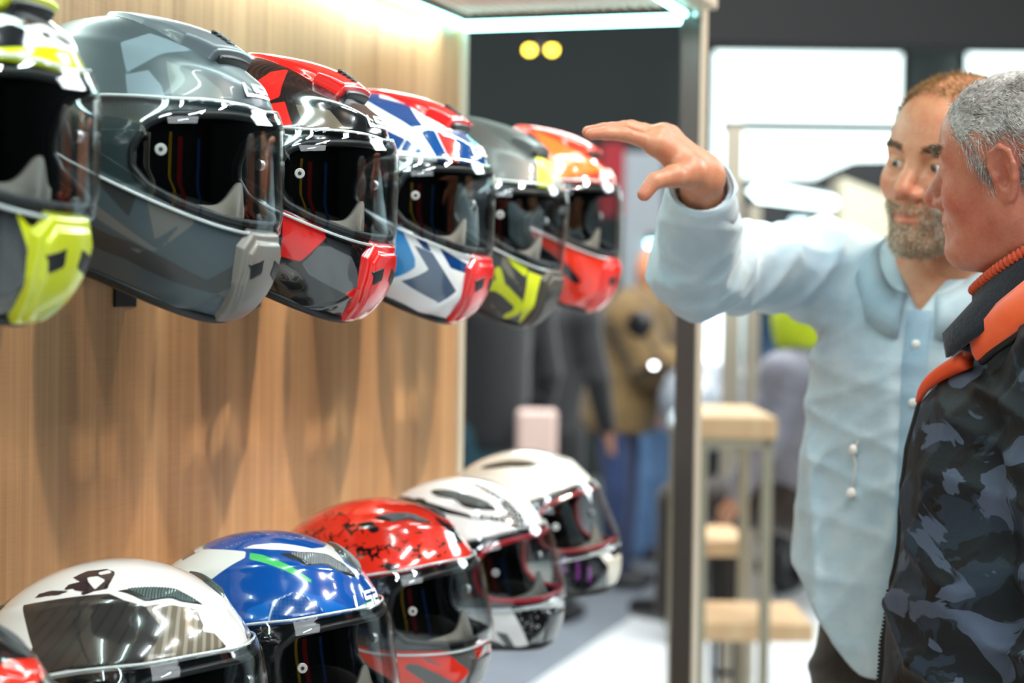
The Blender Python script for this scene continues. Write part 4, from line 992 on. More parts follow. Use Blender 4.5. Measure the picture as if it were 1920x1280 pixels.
# ---------------------------------------------------------------- head
def head_field(P, older=False, open_mouth=False, neck_to=None, neck_r=.056):
    """local head: +x face, +y the head's left, +z up, origin between the ears"""
    Y = np.abs(P[:, 1]); M = P.copy(); M[:, 1] = Y
    d = s_ell(P, v3(-.012, 0, .036), v3(.099, .078, .086 if not older else .078))
    d = smin(d, s_ell(P, v3(.028, 0, .020), v3(.066, .064, .072)), .03)
    d = smin(d, s_ell(P, v3(.034, 0, -.038), v3(.056, .056, .066)), .03)
    jr = .021 if not older else .026
    d = smin(d, s_cone(M, v3(-.012, .050, -.050), v3(.068, .014, -.100), jr, .017), .028)
    d = smin(d, s_cone(M, v3(-.012, .050, -.050), v3(-.015, .056, .0), .022, .02), .02)
    d = smin(d, s_ell(P, v3(.080, 0, -.098), v3(.017, .020, .017)), .018)
    if older: d = smin(d, s_ell(P, v3(.020, 0, -.098), v3(.050, .046, .028)), .03)
    d = smin(d, s_sph(M, v3(.060, .040, -.028) if not older else v3(.056, .037, -.032), .025 if not older else .022), .022)       # cheek
    d = smin(d, s_cone(M, v3(.084, .010, .021), v3(.068, .046, .020), .010, .010), .012)  # brow ridge
    d = smax(d, -s_ell(M, v3(.096, .031, -.001), v3(.018, .019, .0135)), .014)            # eye socket
    # lids
    d = smin(d, s_ell(M, v3(.0725, .031, -.001), v3(.0150, .0170, .0135)), .005)
    d = smax(d, -s_ell(M, v3(.089, .031, -.0015), v3(.009, .0130, .0040)), .0025)
    # nose
    n = s_cone(P, v3(.083, 0, .010), v3(.107, 0, -.030), .0085, .0105)
    n = smin(n, s_ell(P, v3(.108, 0, -.036), v3(.0120, .0115, .0100)), .008)
    n = smin(n, s_ell(M, v3(.095, .0135, -.040), v3(.0120, .0080, .0085)), .007)
    if older: n = smin(n, s_cone(P, v3(.092, 0, .006), v3(.116, 0, -.034), .0075, .0100), .008)
    n = smax(n, -s_ell(M, v3(.1005, .0078, -.0485), v3(.0065, .0036, .0050)), .003)
    d = smin(d, n, .010)
    # mouth
    d = smin(d, s_ell(P, v3(.072, 0, -.064), v3(.026, .030, .024)), .014)
    d = smin(d, s_cone(M, v3(.0975, 0, -.0625), v3(.087, .022, -.066), .0052, .0028), .005)
    d = smin(d, s_cone(M, v3(.0960, 0, -.0735), v3(.086, .020, -.070), .0062, .0030), .005)
    d = smax(d, -s_cone(M, v3(.1025, 0, -.0680), v3(.090, .023, -.068), .0024 if not open_mouth else .0040, .0014), .003)
    d = smax(d, -s_cone(M, v3(.092, .018, -.047), v3(.083, .032, -.066), .0018, .0010), .006)   # nasolabial fold
    if older:
        d = smax(d, -s_cone(M, v3(.076, .055, .004), v3(.062, .064, .012), .0010, .0006), .003)
        d = smax(d, -s_cone(M, v3(.010, .073, -.060), v3(-.030, .060, -.105), .0016, .0010), .006)
        for k, zz in enumerate((.050, .062)):
            d = smax(d, -s_cone(M, v3(.090 - .004 * k, .006, zz), v3(.066 - .004 * k, .050, zz - .004), .0010, .0006), .003)
    else:
        d = smax(d, -s_cone(M, v3(.0905, .004, .052), v3(.070, .046, .050), .0008, .0005), .004)
    # ear: a tilted dish with a rolled rim, hollow concha and lobe
    a = math.radians(-12); er = np.array([[math.cos(a), 0, -math.sin(a)], [0, 1, 0], [math.sin(a), 0, math.cos(a)]])
    b = math.radians(13); br = np.array([[math.cos(b), math.sin(b), 0], [-math.sin(b), math.cos(b), 0], [0, 0, 1]])
    ec = v3(-.016, .080, -.002); E = (M - ec) @ er @ br
    ear = s_ell(E, v3(0, 0, 0), v3(.0185, .0055, .0320))
    pts = [(.012 * 1.0, .004, -.006), (.0165, .004, .010), (.010, .005, .0255), (-.004, .006, .0300), (-.0150, .006, .0220), (-.0180, .006, .006), (-.0140, .005, -.010), (-.0060, .003, -.0240)]
    for i in range(len(pts) - 1): ear = smin(ear, s_cone(E, v3(*pts[i]), v3(*pts[i + 1]), .0032, .0032), .003)
    ear = smin(ear, s_ell(E, v3(.001, .001, -.0270), v3(.0075, .0045, .0090)), .006)
    ear = smax(ear, -s_ell(E, v3(.0035, .0060, -.003), v3(.0100, .0105, .0150)), .002)
    ear = smax(ear, -s_ell(E, v3(-.005, .0085, .013), v3(.0085, .0060, .0120)), .003)
    ear = smin(ear, s_ell(E, v3(.0115, .003, -.004), v3(.0035, .0040, .0060)), .003)
    d = smin(d, ear, .006)
    if neck_to is not None: 
        nk = s_cone(P, v3(-.030, 0, -.070), neck_to, neck_r, neck_r * 1.08)
        d = smin(d, nk, .025)
    return d
def head_tint(L, older):
    """redness of the skin in head space"""
    Y = np.abs(L[:, 1]); g = lambda c, r: np.exp(-(((L[:, 0] - c[0]) / r[0]) ** 2 + ((Y - c[1]) / r[1]) ** 2 + ((L[:, 2] - c[2]) / r[2]) ** 2))
    r = .75 * g((.108, 0, -.036), (.018, .018, .014)) + .5 * g((.075, .042, -.03), (.03, .022, .022)) + .45 * g((-.016, .083, -.002), (.022, .014, .036))
    r += 1.0 * g((.095, 0, -.068), (.012, .022, .009))
    if older: r += .45 * g((.03, .065, -.06), (.05, .03, .05))
    return np.clip(r, 0, 1)
def skin_material(name, base, red):
    m = mat(name, base, 0.42, sss=0.10, spec=0.45); T = NT(m); co = T.coord()
    n1 = T.noise(co, 60, 4, .6); n2 = T.noise(co, 420, 3, .6)
    c = T.mix(T.attr('tint'), rgb(base), rgb(red))
    c = T.mix(T.math('MULTIPLY', T.math('SUBTRACT', n1, .42), 1.6, clamp=True), c, rgb(red)); n3 = T.noise(co, 260, 3, .7); c = T.mix(T.math('MULTIPLY', T.math('SUBTRACT', n3, .5), 1.2, clamp=True), c, T.mix(.5, rgb(red), rgb('#3a1c14')))
    T.link(c, T.b.inputs['Base Color'])
    T.bump(T.math('ADD', T.math('MULTIPLY', n2, .6), n1), .45, .0014)
    return m
def strand_mesh(roots, dirs, length, w0, bend, seg=3):
    """tapering three-sided hairs"""
    n = len(roots); a = np.cross(dirs, np.tile(v3(.3, .5, .8), (n, 1))); a /= np.linalg.norm(a, axis=1)[:, None]; b = np.cross(dirs, a)
    V = []
    for s in range(seg + 1):
        t = s / seg; ctr = roots + dirs * (length * t)[:, None] + bend * (length * t * t)[:, None]; w = w0 * (1 - .85 * t)
        for k in range(3): V.append(ctr + w * (math.cos(2.094 * k) * a + math.sin(2.094 * k) * b))
    V = np.stack(V, 1).reshape(-1, 3); per = 3 * (seg + 1); F = []
    for s in range(seg):
        for k in range(3): F.append([s * 3 + k, s * 3 + (k + 1) % 3, (s + 1) * 3 + (k + 1) % 3, (s + 1) * 3 + k])
    F = (np.array(F)[None] + (np.arange(n) * per)[:, None, None]).reshape(-1, 4)
    return V, F
# ================================================================ THE TWO MEN
def frame3(fwd, up):
    f = fwd / np.linalg.norm(fwd); l = np.cross(up, f); l /= np.linalg.norm(l); return np.stack([f, l, np.cross(f, l)], 1)
def facing(fx, fy, pitch=0, roll=0):
    f, l = axes(fx, fy); p = math.radians(pitch); f2 = f * math.cos(p) - v3(0, 0, 1) * math.sin(p); u = np.cross(f2, l)
    r = math.radians(roll); l2 = l * math.cos(r) + u * math.sin(r); u2 = np.cross(f2, l2)
    return np.stack([f2, l2, u2], 1)      # columns forward, left, up
def build_head(person, C, R, s, older, skin, hairspec, seed, neck_world, neck_r, open_mouth=False):
    """head + neck island in world space, eyes, hair as children of person"""
    neck_to = (np.array(neck_world) - C) @ R / s
    f = lambda P: head_field(P, older, open_mouth, neck_to, neck_r)
    lo = np.minimum(v3(-.125, -.105, -.15), neck_to - .075); hi = np.maximum(v3(.130, .105, .135), neck_to + .075)
    V, F = sdf_mesh(f, lo, hi, .0021); V = relax(V, F, 1, .4)
    return V, F, f
def to_world(V, C, R, s): return C + (V * s) @ R.T
def eyes_for(person, C, R, s, look, white, iris_m, base):
    for sg in (-1, 1):
        c = C + R @ (s * v3(.0735, sg * .031, -.0015)); 
        Rl = frame3(R @ np.array(look), R[:, 2])
        v = MB(); v.lathe([(.0001, -.0125)] + [(.0125 * math.sin(t), -.0125 * math.cos(t)) for t in np.linspace(.2, PI - .2, 12)] + [(.0001, .0125)], 20)
        V = np.array(v.v) * s; Vw = c + V @ np.stack([Rl[:, 1], Rl[:, 2], Rl[:, 0]], 0)
        e = mesh_obj('eye', Vw - base, v.f, white, person)
        v = MB(); v.lathe([(.0001, .0131), (.0030, .01285), (.0066, .01145), (.0074, .0107)], 20); V = np.array(v.v) * s
        mesh_obj('iris', c + V @ np.stack([Rl[:, 1], Rl[:, 2], Rl[:, 0]], 0) - base, v.f, iris_m, e)
def hair_for(person, name, V, N, mask, n, direc, length, w, bend, C, R, s, material, base, seed, jitter=.25, cap=None):
    rng = np.random.RandomState(seed); idx = np.where(mask)[0]; pick = rng.choice(idx, n)
    L = V[pick] + rng.normal(0, .0009, (n, 3)); d = direc(L, N[pick]) + rng.normal(0, jitter, (n, 3)); d /= np.linalg.norm(d, axis=1)[:, None]
    ln = rng.uniform(length[0], length[1], n)
    VV, FF = strand_mesh(L - N[pick] * .001, d, ln, w, bend(L, N[pick]))
    o = mesh_obj(name, to_world(VV, C, R, s) - base, FF, material, person); return o
def hair_material(name, cols, rough=.45):
    m = mat(name, cols[0], rough); T = NT(m); n1 = T.noise(T.coord(), 240, 2, .6); n2 = T.noise(T.coord(), 18, 2, .5)
    T.link(T.ramp(T.math('ADD', T.math('MULTIPLY', n1, .6), T.math('MULTIPLY', n2, .4)), [(.36, cols[0]), (.5, cols[1]), (.62, cols[2])]), T.b.inputs['Base Color'])
    return m
M_EYEW = mat('eye_white', '#d8cfc8', .2, coat=1.0)
M_IRIS = mat('brown_iris', '#2a1a12', .15, coat=1.0)

# ---------------------------------------------------------------- bearded man in the pale denim shirt
BA = np.array(at(1762, 800, 2.755)); BA[2] = 0
fA, lA = axes(-math.sin(math.radians(28)), -math.cos(math.radians(28)))
HA = np.array(at(1787, 311, 2.66)); RA = facing(-math.sin(math.radians(47)), -math.cos(math.radians(47)), 2, -8); sA = 1.03
neckA = np.array(at(1806, 560, 2.72))
shR = np.array(at(1556, 506, 2.86)); shL = BA + lA * .175 + v3(0, 0, 1.50)
elb = np.array(at(1312, 494, 2.66)); wri = np.array(at(1316, 330, 2.45))
M_SKINA = skin_material('skin_warm', '#c9926f', '#c06a52')
def hand_field(P, J, w, palm_r=.014):
    """J: dict of joint lists, each starting at the knuckle"""
    d = np.full(len(P), 1e3)
    ks = ['index', 'middle', 'ring', 'pinky']
    for k in ks: d = smin(d, s_cone(P, w, J[k][0], .019, palm_r), .016)
    for a, b in zip(ks[:-1], ks[1:]): d = smin(d, s_cone(P, J[a][0], J[b][0], .0105, .0105), .012)
    th = J['thumb']
    d = smin(d, s_cone(P, w * .75 + th[0] * .25, th[1], .019, .0135), .014)
    d = smin(d, s_cone(P, th[0], (J['index'][0] + w) / 2, .017, .014), .014)
    rad = dict(index=(.0098, .0088, .0080, .0070), middle=(.0100, .0090, .0082, .0072), ring=(.0096, .0086, .0078, .0068), pinky=(.0086, .0076, .0069, .0061))
    fing = np.full(len(P), 1e3)
    for k in ks:
        f = np.full(len(P), 1e3)
        for i in range(3): f = smin(f, s_cone(P, J[k][i], J[k][i + 1], rad[k][i], rad[k][i + 1]), .003)
        fing = np.minimum(fing, f)
    d = smin(d, fing, .006)
    t = s_cone(P, th[1], th[2], .0128, .0102); t = smin(t, s_cone(P, th[2], th[3], .0104, .0088), .003)
    return smin(d, t, .007)
ap = lambda x, y, z: np.array(at(x, y, z))
JA = dict(index=[ap(1228, 270, 2.405), ap(1170, 252, 2.385), ap(1136, 250, 2.375), ap(1108, 252, 2.37)],
          middle=[ap(1236, 258, 2.425), ap(1172, 240, 2.408), ap(1132, 243, 2.40), ap(1102, 247, 2.395)],
          ring=[ap(1244, 254, 2.447), ap(1184, 238, 2.433), ap(1146, 241, 2.427), ap(1117, 246, 2.424)],
          pinky=[ap(1256, 256, 2.468), ap(1208, 242, 2.460), ap(1180, 245, 2.456), ap(1156, 250, 2.453)],
          thumb=[ap(1292, 318, 2.415), ap(1262, 330, 2.385), ap(1226, 340, 2.362), ap(1208, 364, 2.357)])
def bodyA(P):
    d = s_loft(P, [(.80, 0, 0, .150, .10), (.95, 0, 0, .160, .105), (1.15, 0, 0, .145, .105), (1.32, 0, 0, .165, .112), (1.44, 0, 0, .165, .105), (1.52, 0, -.01, .12, .075), (1.57, 0, -.015, .06, .06)], lA, fA, BA)
    d = smin(d, s_cone(P, shR, BA + v3(0, 0, 1.46), .055, .09), .04); d = smin(d, s_cone(P, shL, BA + v3(0, 0, 1.46), .06, .09), .04)
    d = smin(d, s_cone(P, shR, elb, .048, .038), .03); d = smin(d, s_cone(P, elb, wri, .038, .026), .015)
    d = smin(d, s_cone(P, shL, shL + lA * .02 - fA * .09 + v3(0, 0, -.27), .050, .042), .03)
    d = smin(d, s_cone(P, shL + lA * .02 - fA * .09 + v3(0, 0, -.27), shL + lA * .02 - fA * .11 + v3(0, 0, -.53), .042, .028), .02)
    d = smin(d, s_cone(P, BA + v3(0, 0, 1.50), neckA, .062, .060), .03)
    for sg in (-1, 1): 
        hip = BA + lA * sg * .09 + v3(0, 0, .86)
        d = smin(d, s_cone(P, hip, BA + lA * sg * .10 + v3(0, 0, .48), .085, .055), .03); d = smin(d, s_cone(P, BA + lA * sg * .10 + v3(0, 0, .48), BA + lA * sg * .11 + v3(0, 0, .09), .055, .035), .02)
    return d
Vh, Fh, fh = build_head(None, HA, RA, sA, False, M_SKINA, None, 1, neckA, .056, True)
NhA = grad(fh, Vh)
VhW = to_world(Vh, HA, RA, sA)
fhand = lambda P: smin(hand_field(P, JA, wri), s_cone(P, wri, wri * .6 + elb * .4, .0265, .032), .015)
allj = np.array([q for k in JA.values() for q in k] + [wri, wri * .6 + elb * .4])
Vd, Fd = sdf_mesh(fhand, allj.min(0) - .045, allj.max(0) + .045, .0019); Vd = relax(Vd, Fd, 1, .4)
blo = np.minimum.reduce([BA - v3(.3, .3, 0), elb - .08, wri - .05, shR - .1]); bhi = np.maximum.reduce([BA + v3(.3, .3, 1.6), shL + .12, shR + .08])
Vb, Fb = sdf_mesh(bodyA, blo + v3(0, 0, .04), bhi, .011)
V, F = join_vf([(VhW, Fh), (Vd, Fd), (Vb, Fb)])
baseA = BA.copy()
personA = mesh_obj('person', V - baseA, F, M_SKINA, loc=baseA)
_t = np.zeros(len(V)); _t[:len(Vh)] = head_tint(Vh, False)
_k = slice(len(Vh), len(Vh) + len(Vd)); _t[_k] = .25 + .6 * np.exp(-(np.min([np.linalg.norm(V[_k] - JA[k][3], axis=1) for k in JA], 0) / .016) ** 2)
personA.data.attributes.new('tint', 'FLOAT', 'POINT').data.foreach_set('value', _t.astype(np.float32))
tag(personA, 'bearded man in pale blue denim shirt, right arm raised with hand over the helmets', 'person', 'men talking beside the display')
eyes_for(personA, HA, RA, sA, (1, -.45, -.10), M_EYEW, M_IRIS, baseA)
# hair, eyebrows, beard
M_HAIRA = hair_material('light_brown_hair', ['#5d4a2c', '#8f7145', '#bf9f68'])
M_BEARD = hair_material('greying_beard', ['#6b4c30', '#b39a7a', '#e8dfd0'])
M_BROW = hair_material('dark_eyebrow', ['#2a1a10', '#3b2819', '#4d3522'])
Y = np.abs(Vh[:, 1]); X_ = Vh[:, 0]; Z_ = Vh[:, 2]
hl = np.interp(X_, [-.1, -.04, -.022, -.004, .012, .030, .048, .062, .070, .09], [-.055, -.045, .012, -.020, .015, .045, .060, .082, .098, .2])
mask = (Z_ > hl) & ~((Y > .073) & (Z_ < .04)) & (Z_ > -.08)
dirc = lambda L, N: N * .55 + np.tile(v3(.55, 0, .15), (len(L), 1)) + np.stack([0 * L[:, 0], np.sign(L[:, 1]) * .0, -np.clip(.06 - L[:, 2], 0, 1) * 8], -1)
hair_for(personA, 'hair', Vh, NhA, mask, 9000, dirc, (.008, .020), .00042, lambda L, N: -N * .35, HA, RA, sA, M_HAIRA, baseA, 3, .30)
jl = np.interp(X_, [-.02, .0, .03, .055, .075, .085, .12], [-.02, -.040, -.062, -.062, -.052, -.048, -.046])
lips = (X_ > .080) & (Y < .022) & (Z_ > -.077) & (Z_ < -.0595)
nosek = (X_ > .085) & (Z_ > -.0505)
mask = (Z_ < jl) & (Z_ > -.118) & (X_ > -.020) & ~lips & ~nosek & (Z_ > -.118 + np.clip(.05 - X_, 0, 1) * .5)
hair_for(personA, 'beard', Vh, NhA, mask, 9000, lambda L, N: N * .45 + np.tile(v3(.15, 0, -.85), (len(L), 1)), (.006, .017), .00036, lambda L, N: -N * .2, HA, RA, sA, M_BEARD, baseA, 4, .28)
mask = (np.abs(Z_ - (.0235 + .10 * (Y - .03) - 6 * (Y - .034) ** 2)) < .0042) & (Y > .012) & (Y < .052) & (X_ > .05)
for _s, _n in ((-1, 21), (1, 22)):
    hair_for(personA, 'eyebrow', Vh, NhA, mask & (Vh[:, 1] * _s > 0), 380, lambda L, N: N * .25 + np.stack([0 * L[:, 0] - .2, np.sign(L[:, 1]) * .9, 0 * L[:, 0] + .1], -1), (.005, .009), .00032, lambda L, N: -N * .1, HA, RA, sA, M_BROW, baseA, _n, .15)

# shirt
def denim(name, c1, c2):
    m = mat(name, c1, .85, sheen=.15); T = NT(m); co = T.coord()
    n = T.noise(co, 7, 4, .6, .4); w = T.noise(T.mapping(co, (900, 900, 200)), 1, 2, .5); n2 = T.noise(co, 26, 3, .6)
    c = T.mix(T.math('MULTIPLY', T.math('SUBTRACT', n, .35), 2.2, clamp=True), rgb(c1), rgb(c2))
    c = T.mix(T.math('MULTIPLY', T.math('SUBTRACT', n2, .4), .8, clamp=True), c, rgb(c2)); T.link(c, T.b.inputs['Base Color'])
    T.bump(T.math('ADD', T.math('MULTIPLY', w, .3), T.math('ADD', T.math('MULTIPLY', n2, .8), T.math('MULTIPLY', n, 2.5))), .45, .004); return m
M_DENIM = denim('pale_denim', '#a6c1d0', '#d6e1e6')
zv = 1.468
def shirtA(P, cut=True):
    secs = [(.96, 0, .0, .225, .165), (1.06, 0, .0, .220, .160), (1.18, 0, 0, .200, .148), (1.30, 0, 0, .184, .136), (1.40, 0, 0, .186, .128), (1.475, 0, -.005, .155, .104), (1.525, 0, -.012, .095, .084), (1.55, 0, -.014, .08, .074)]
    d = s_loft(P, secs, lA, fA, BA)
    d = smin(d, s_cone(P, shR, BA + v3(0, 0, 1.44), .062, .092), .05); d = smin(d, s_cone(P, shL, BA + v3(0, 0, 1.44), .068, .095), .05)
    arm = s_cone(P, shR, elb, .062, .056); 
    e2 = elb + v3(0, 0, -.004)
    arm = smin(arm, s_cone(P, e2, wri * .93 + elb * .07, .062, .043), .03)
    d = smin(d, arm, .045)
    el = shL + lA * .02 - fA * .09 + v3(0, 0, -.27)
    d = smin(d, s_cone(P, shL, el, .066, .058), .04); d = smin(d, s_cone(P, el, el - fA * .02 + v3(0, 0, -.22), .056, .045), .03)
    # folds: hang from the shoulder down the front, bunch round the elbow
    ax = (elb - shR) / np.linalg.norm(elb - shR); inarm = np.exp(-(s_cone(P, shR, elb, .05, .05) / .05) ** 2)
    w = folds(P, [(ax + v3(0, 0, .7), 34, .9, .4), (ax - v3(0, 0, .9), 27, .7, 2.1)], .0085) * np.clip(inarm, 0, 1)
    fe = np.exp(-(np.linalg.norm(P - elb, axis=1) / .09) ** 2)
    w += folds(P, [((wri - elb) / .25 + ax * .4, 62, 1.0, 1.0)], .008) * fe
    lat = (P - BA) @ lA
    w += folds(P, [(lA + v3(0, 0, .25), 21, 1.0, .8), (lA - v3(0, 0, .5), 15, .8, 2.6)], .010) * sstep(1.50, 1.25, P[:, 2]) * (1 - np.clip(inarm, 0, 1)) * sstep(.0, .05, np.abs(lat))
    w += folds(P, [(v3(.3, .1, 1), 40, .7, 3.1), (v3(-.5, .2, .8), 33, .7, 5.2)], .0045)
    d = d - w * 1.35
    if cut:
        zh = BA[2] + 0.965 + .165 * sstep(.05, .23, np.abs(lat)) ** 1.0
        far = np.linalg.norm(P - elb, axis=1) > .3
        d = np.where(far | (P[:, 2] < 1.3), smax(d, zh - P[:, 2], .006), d)
        cufn = (wri - elb) / np.linalg.norm(wri - elb); cc = elb + (wri - elb) * .90
        near = np.linalg.norm(P - wri, axis=1) < .12
        d = np.where(near, smax(d, ((P - cc) @ cufn), .004), d)
        d = np.where(near, smax(d, -np.maximum(s_cone(P, elb, wri + (wri - elb) * .3, .033, .035), -((P - cc) @ cufn) - .035), .003), d)
        fw = (P - BA) @ fA
        vcut = np.maximum(np.abs(lat + .002) - (P[:, 2] - zv) * .62, .02 - fw)
        d = smax(d, -vcut, .006)
        d = smax(d, -s_cone(P, BA + v3(0, 0, 1.53) - fA * .01, neckA + v3(0, 0, .05), .064, .066), .008)
    return d
slo = np.minimum.reduce([BA + v3(-.33, -.33, .95), elb - .10, wri - .06]); shi = np.maximum.reduce([BA + v3(.33, .33, 1.62), shL + .16, shR + .1])
V, F = sdf_mesh(shirtA, slo, shi, .0046); V = relax(V, F, 1, .5)
shirt = mesh_obj('shirt', V - baseA, F, M_DENIM, personA)
# placket, buttons, collar, cuff
sf = lambda P: shirtA(P, False)
def on_front(lat, z, fn=sf):
    lat = np.atleast_1d(lat).astype(float); z = np.atleast_1d(z).astype(float)
    O = BA + lA * lat[:, None] + fA * .40 + np.stack([0 * z, 0 * z, z], -1); return march(fn, O, np.tile(-fA, (len(z), 1)))
zz = np.linspace(0.972, zv + .004, 60); rows = []
for lt in (-.019, -.016, .016, .019): rows.append(on_front(np.full(60, lt), zz) + fA * (.0024 if abs(lt) < .018 else -.001))
G = np.stack(rows, 1); idx = np.arange(240).reshape(60, 4)
Fp = np.stack([idx[:-1, :-1], idx[:-1, 1:], idx[1:, 1:], idx[1:, :-1]], -1).reshape(-1, 4)
mesh_obj('placket', G.reshape(-1, 3) - baseA, Fp, denim('denim_placket', '#84abc6', '#bcd2df'), shirt)
M_BUTTON = mat('pearl_snap', '#e9ebe8', .2, coat=.8)
for z in (1.425, 1.345, 1.268, 1.19, 1.108):
    p = on_front(0, z)[0] + fA * .0026; Rb = np.array(Vector(fA).to_track_quat('Z', 'Y').to_matrix())
    b = MB(); b.lathe([(.0001, .0034), (.0040, .0030), (.0062, .0018), (.0066, 0)], 18, p - baseA, Rb); o = b.build('button', M_BUTTON, shirt, smooth=True)
def strip(parent, name, material, rows, thick=.0016):
    G = np.stack(rows, 1); a, b = G.shape[:2]; idx = np.arange(a * b).reshape(a, b)
    F = np.stack([idx[:-1, :-1], idx[:-1, 1:], idx[1:, 1:], idx[1:, :-1]], -1).reshape(-1, 4)
    o = mesh_obj(name, G.reshape(-1, 3), F, material, parent); solidify(o, thick, 0.0); return o
# collar: open, folded down, points at the front
tt = np.linspace(-1, 1, 61); inner = []; top = []; outer = []
for t in tt:
    a = t * PI * .93; w_ = abs(t)
    # a = 0 at the nape, +-pi at the front
    rad = .080 + .010 * (w_ > .8) * (w_ - .8) / .2
    lx = math.sin(a) * rad; fx_ = -math.cos(a) * rad * (1.0 if math.cos(a) > 0 else 1.25)
    z = 1.566 - .078 * sstep(.45, 1.0, w_) - .010 * math.sin(w_ * PI)
    base_ = BA - fA * .012 + lA * lx + fA * fx_
    inner.append(base_ + v3(0, 0, z - .03)); top.append(base_ + v3(0, 0, z + .004) + (lA * math.sin(a) - fA * math.cos(a)) * .003)
    drop = .036 + .020 * sstep(.72, 1.0, w_)
    outer.append(base_ + v3(0, 0, z - drop) + (lA * math.sin(a) * (.022 + .008 * sstep(.7, 1, w_)) - fA * math.cos(a) * .020))
inner, top, outer = map(np.array, (inner, top, outer)); midr = (top + outer) / 2 + v3(0, 0, .004)
def push_out(fn, P, dist, it=14):
    P = P.copy()
    for _ in range(it):
        d = fn(P); k = np.clip(dist - d, 0, .012); P += grad(fn, P, .004) * k[:, None]
    return P
midr = push_out(sf, midr, .005); outer = push_out(sf, outer, .0035); top = push_out(sf, top, .001)
strip(personA, 'collar', denim('denim_collar', '#96b4c5', '#c3d4dd'), [inner - baseA, top - baseA, midr - baseA, outer - baseA], .003)
# cuff band
cufn = (wri - elb) / np.linalg.norm(wri - elb); ca = np.cross(cufn, v3(0, 0, 1)); ca /= np.linalg.norm(ca); cb = np.cross(cufn, ca); rows = []
for k, off in enumerate((.68, .76, .84, .915)):
    c = elb + (wri - elb) * off; r = .0475 - .002 * k; rows.append(np.array([c + r * (math.cos(t) * ca + math.sin(t) * cb) * (1 + .04 * math.sin(3 * t)) - baseA for t in np.linspace(0, 2 * PI, 41)]))
strip(shirt, 'cuff', M_DENIM, rows, .003)
# trousers
def trousA(P):
    d = s_loft(P, [(.78, 0, 0, .175, .125), (.92, 0, 0, .180, .130), (1.06, 0, 0, .165, .122)], lA, fA, BA)
    for sg in (-1, 1):
        d = smin(d, s_cone(P, BA + lA * sg * .088 + v3(0, 0, .84), BA + lA * sg * .10 + v3(0, 0, .46), .102, .078), .02); d = smin(d, s_cone(P, BA + lA * sg * .10 + v3(0, 0, .46), BA + lA * sg * .11 + v3(0, 0, .05), .078, .062), .02)
    return d - folds(P, [(v3(.5, .2, 1), 26, 1, .3), (v3(-.6, .4, .8), 22, .8, 1.7)], .007)
V, F = sdf_mesh(trousA, BA + v3(-.26, -.26, -.02), BA + v3(.26, .26, 1.1), .008)
def cloth_mat(name, c1, c2, scale=30, rough=.85, b=.3):
    m = mat(name, c1, rough, sheen=.2); T = NT(m); n = T.noise(T.coord(), scale, 4, .6, .3)
    T.link(T.mix(T.math('MULTIPLY', T.math('SUBTRACT', n, .35), 2.5, clamp=True), rgb(c1), rgb(c2)), T.b.inputs['Base Color']); T.bump(n, b, .003); return m
mesh_obj('trousers', V - baseA, F, cloth_mat('dark_brown_denim', '#1b1614', '#3a2d26'), personA)
M_SHOE = mat('black_leather_shoe', '#141212', .4)
def shoe(parent, c, f, l, base):
    V, F = sdf_mesh(lambda P: smax(smin(s_ell(P, c + f * .05 + v3(0, 0, .035), v3(.10, .10, .045) * 1.0), s_cone(P, c + v3(0, 0, .04), c + f * .17 + v3(0, 0, .03), .045, .038), .02), np.maximum(.004 - P[:, 2], np.abs((P - c) @ l) - .048), .006), c - v3(.25, .25, .0), c + v3(.25, .25, .14), .008)
    mesh_obj('shoe', V - base, F, M_SHOE, parent)
for sg in (-1, 1): shoe(personA, BA + lA * sg * .11, fA, lA, baseA)
# earphones hanging over the shirt front
eb = [on_front(-.085 + .0 * k, z)[0] + fA * .006 for k, z in enumerate((1.275, 1.255, 1.215))]
eA = MB(); eA.tube([eb[0] + v3(0, 0, .03) + lA * .015, eb[0], eb[1] + lA * .004, eb[2]], .0013, 6); eA.lathe([(.0001, -.007), (.006, -.004), (.007, .002), (.004, .008), (.0001, .009)], 12, eb[0]); eA.lathe([(.0001, -.007), (.006, -.004), (.007, .002), (.004, .008), (.0001, .009)], 12, eb[2])
o = eA.build('earphones', mat('white_plastic', '#efe9e4', .3), None, smooth=True); tag(o, 'white earphone buds hanging on the pale denim shirt', 'earphones')
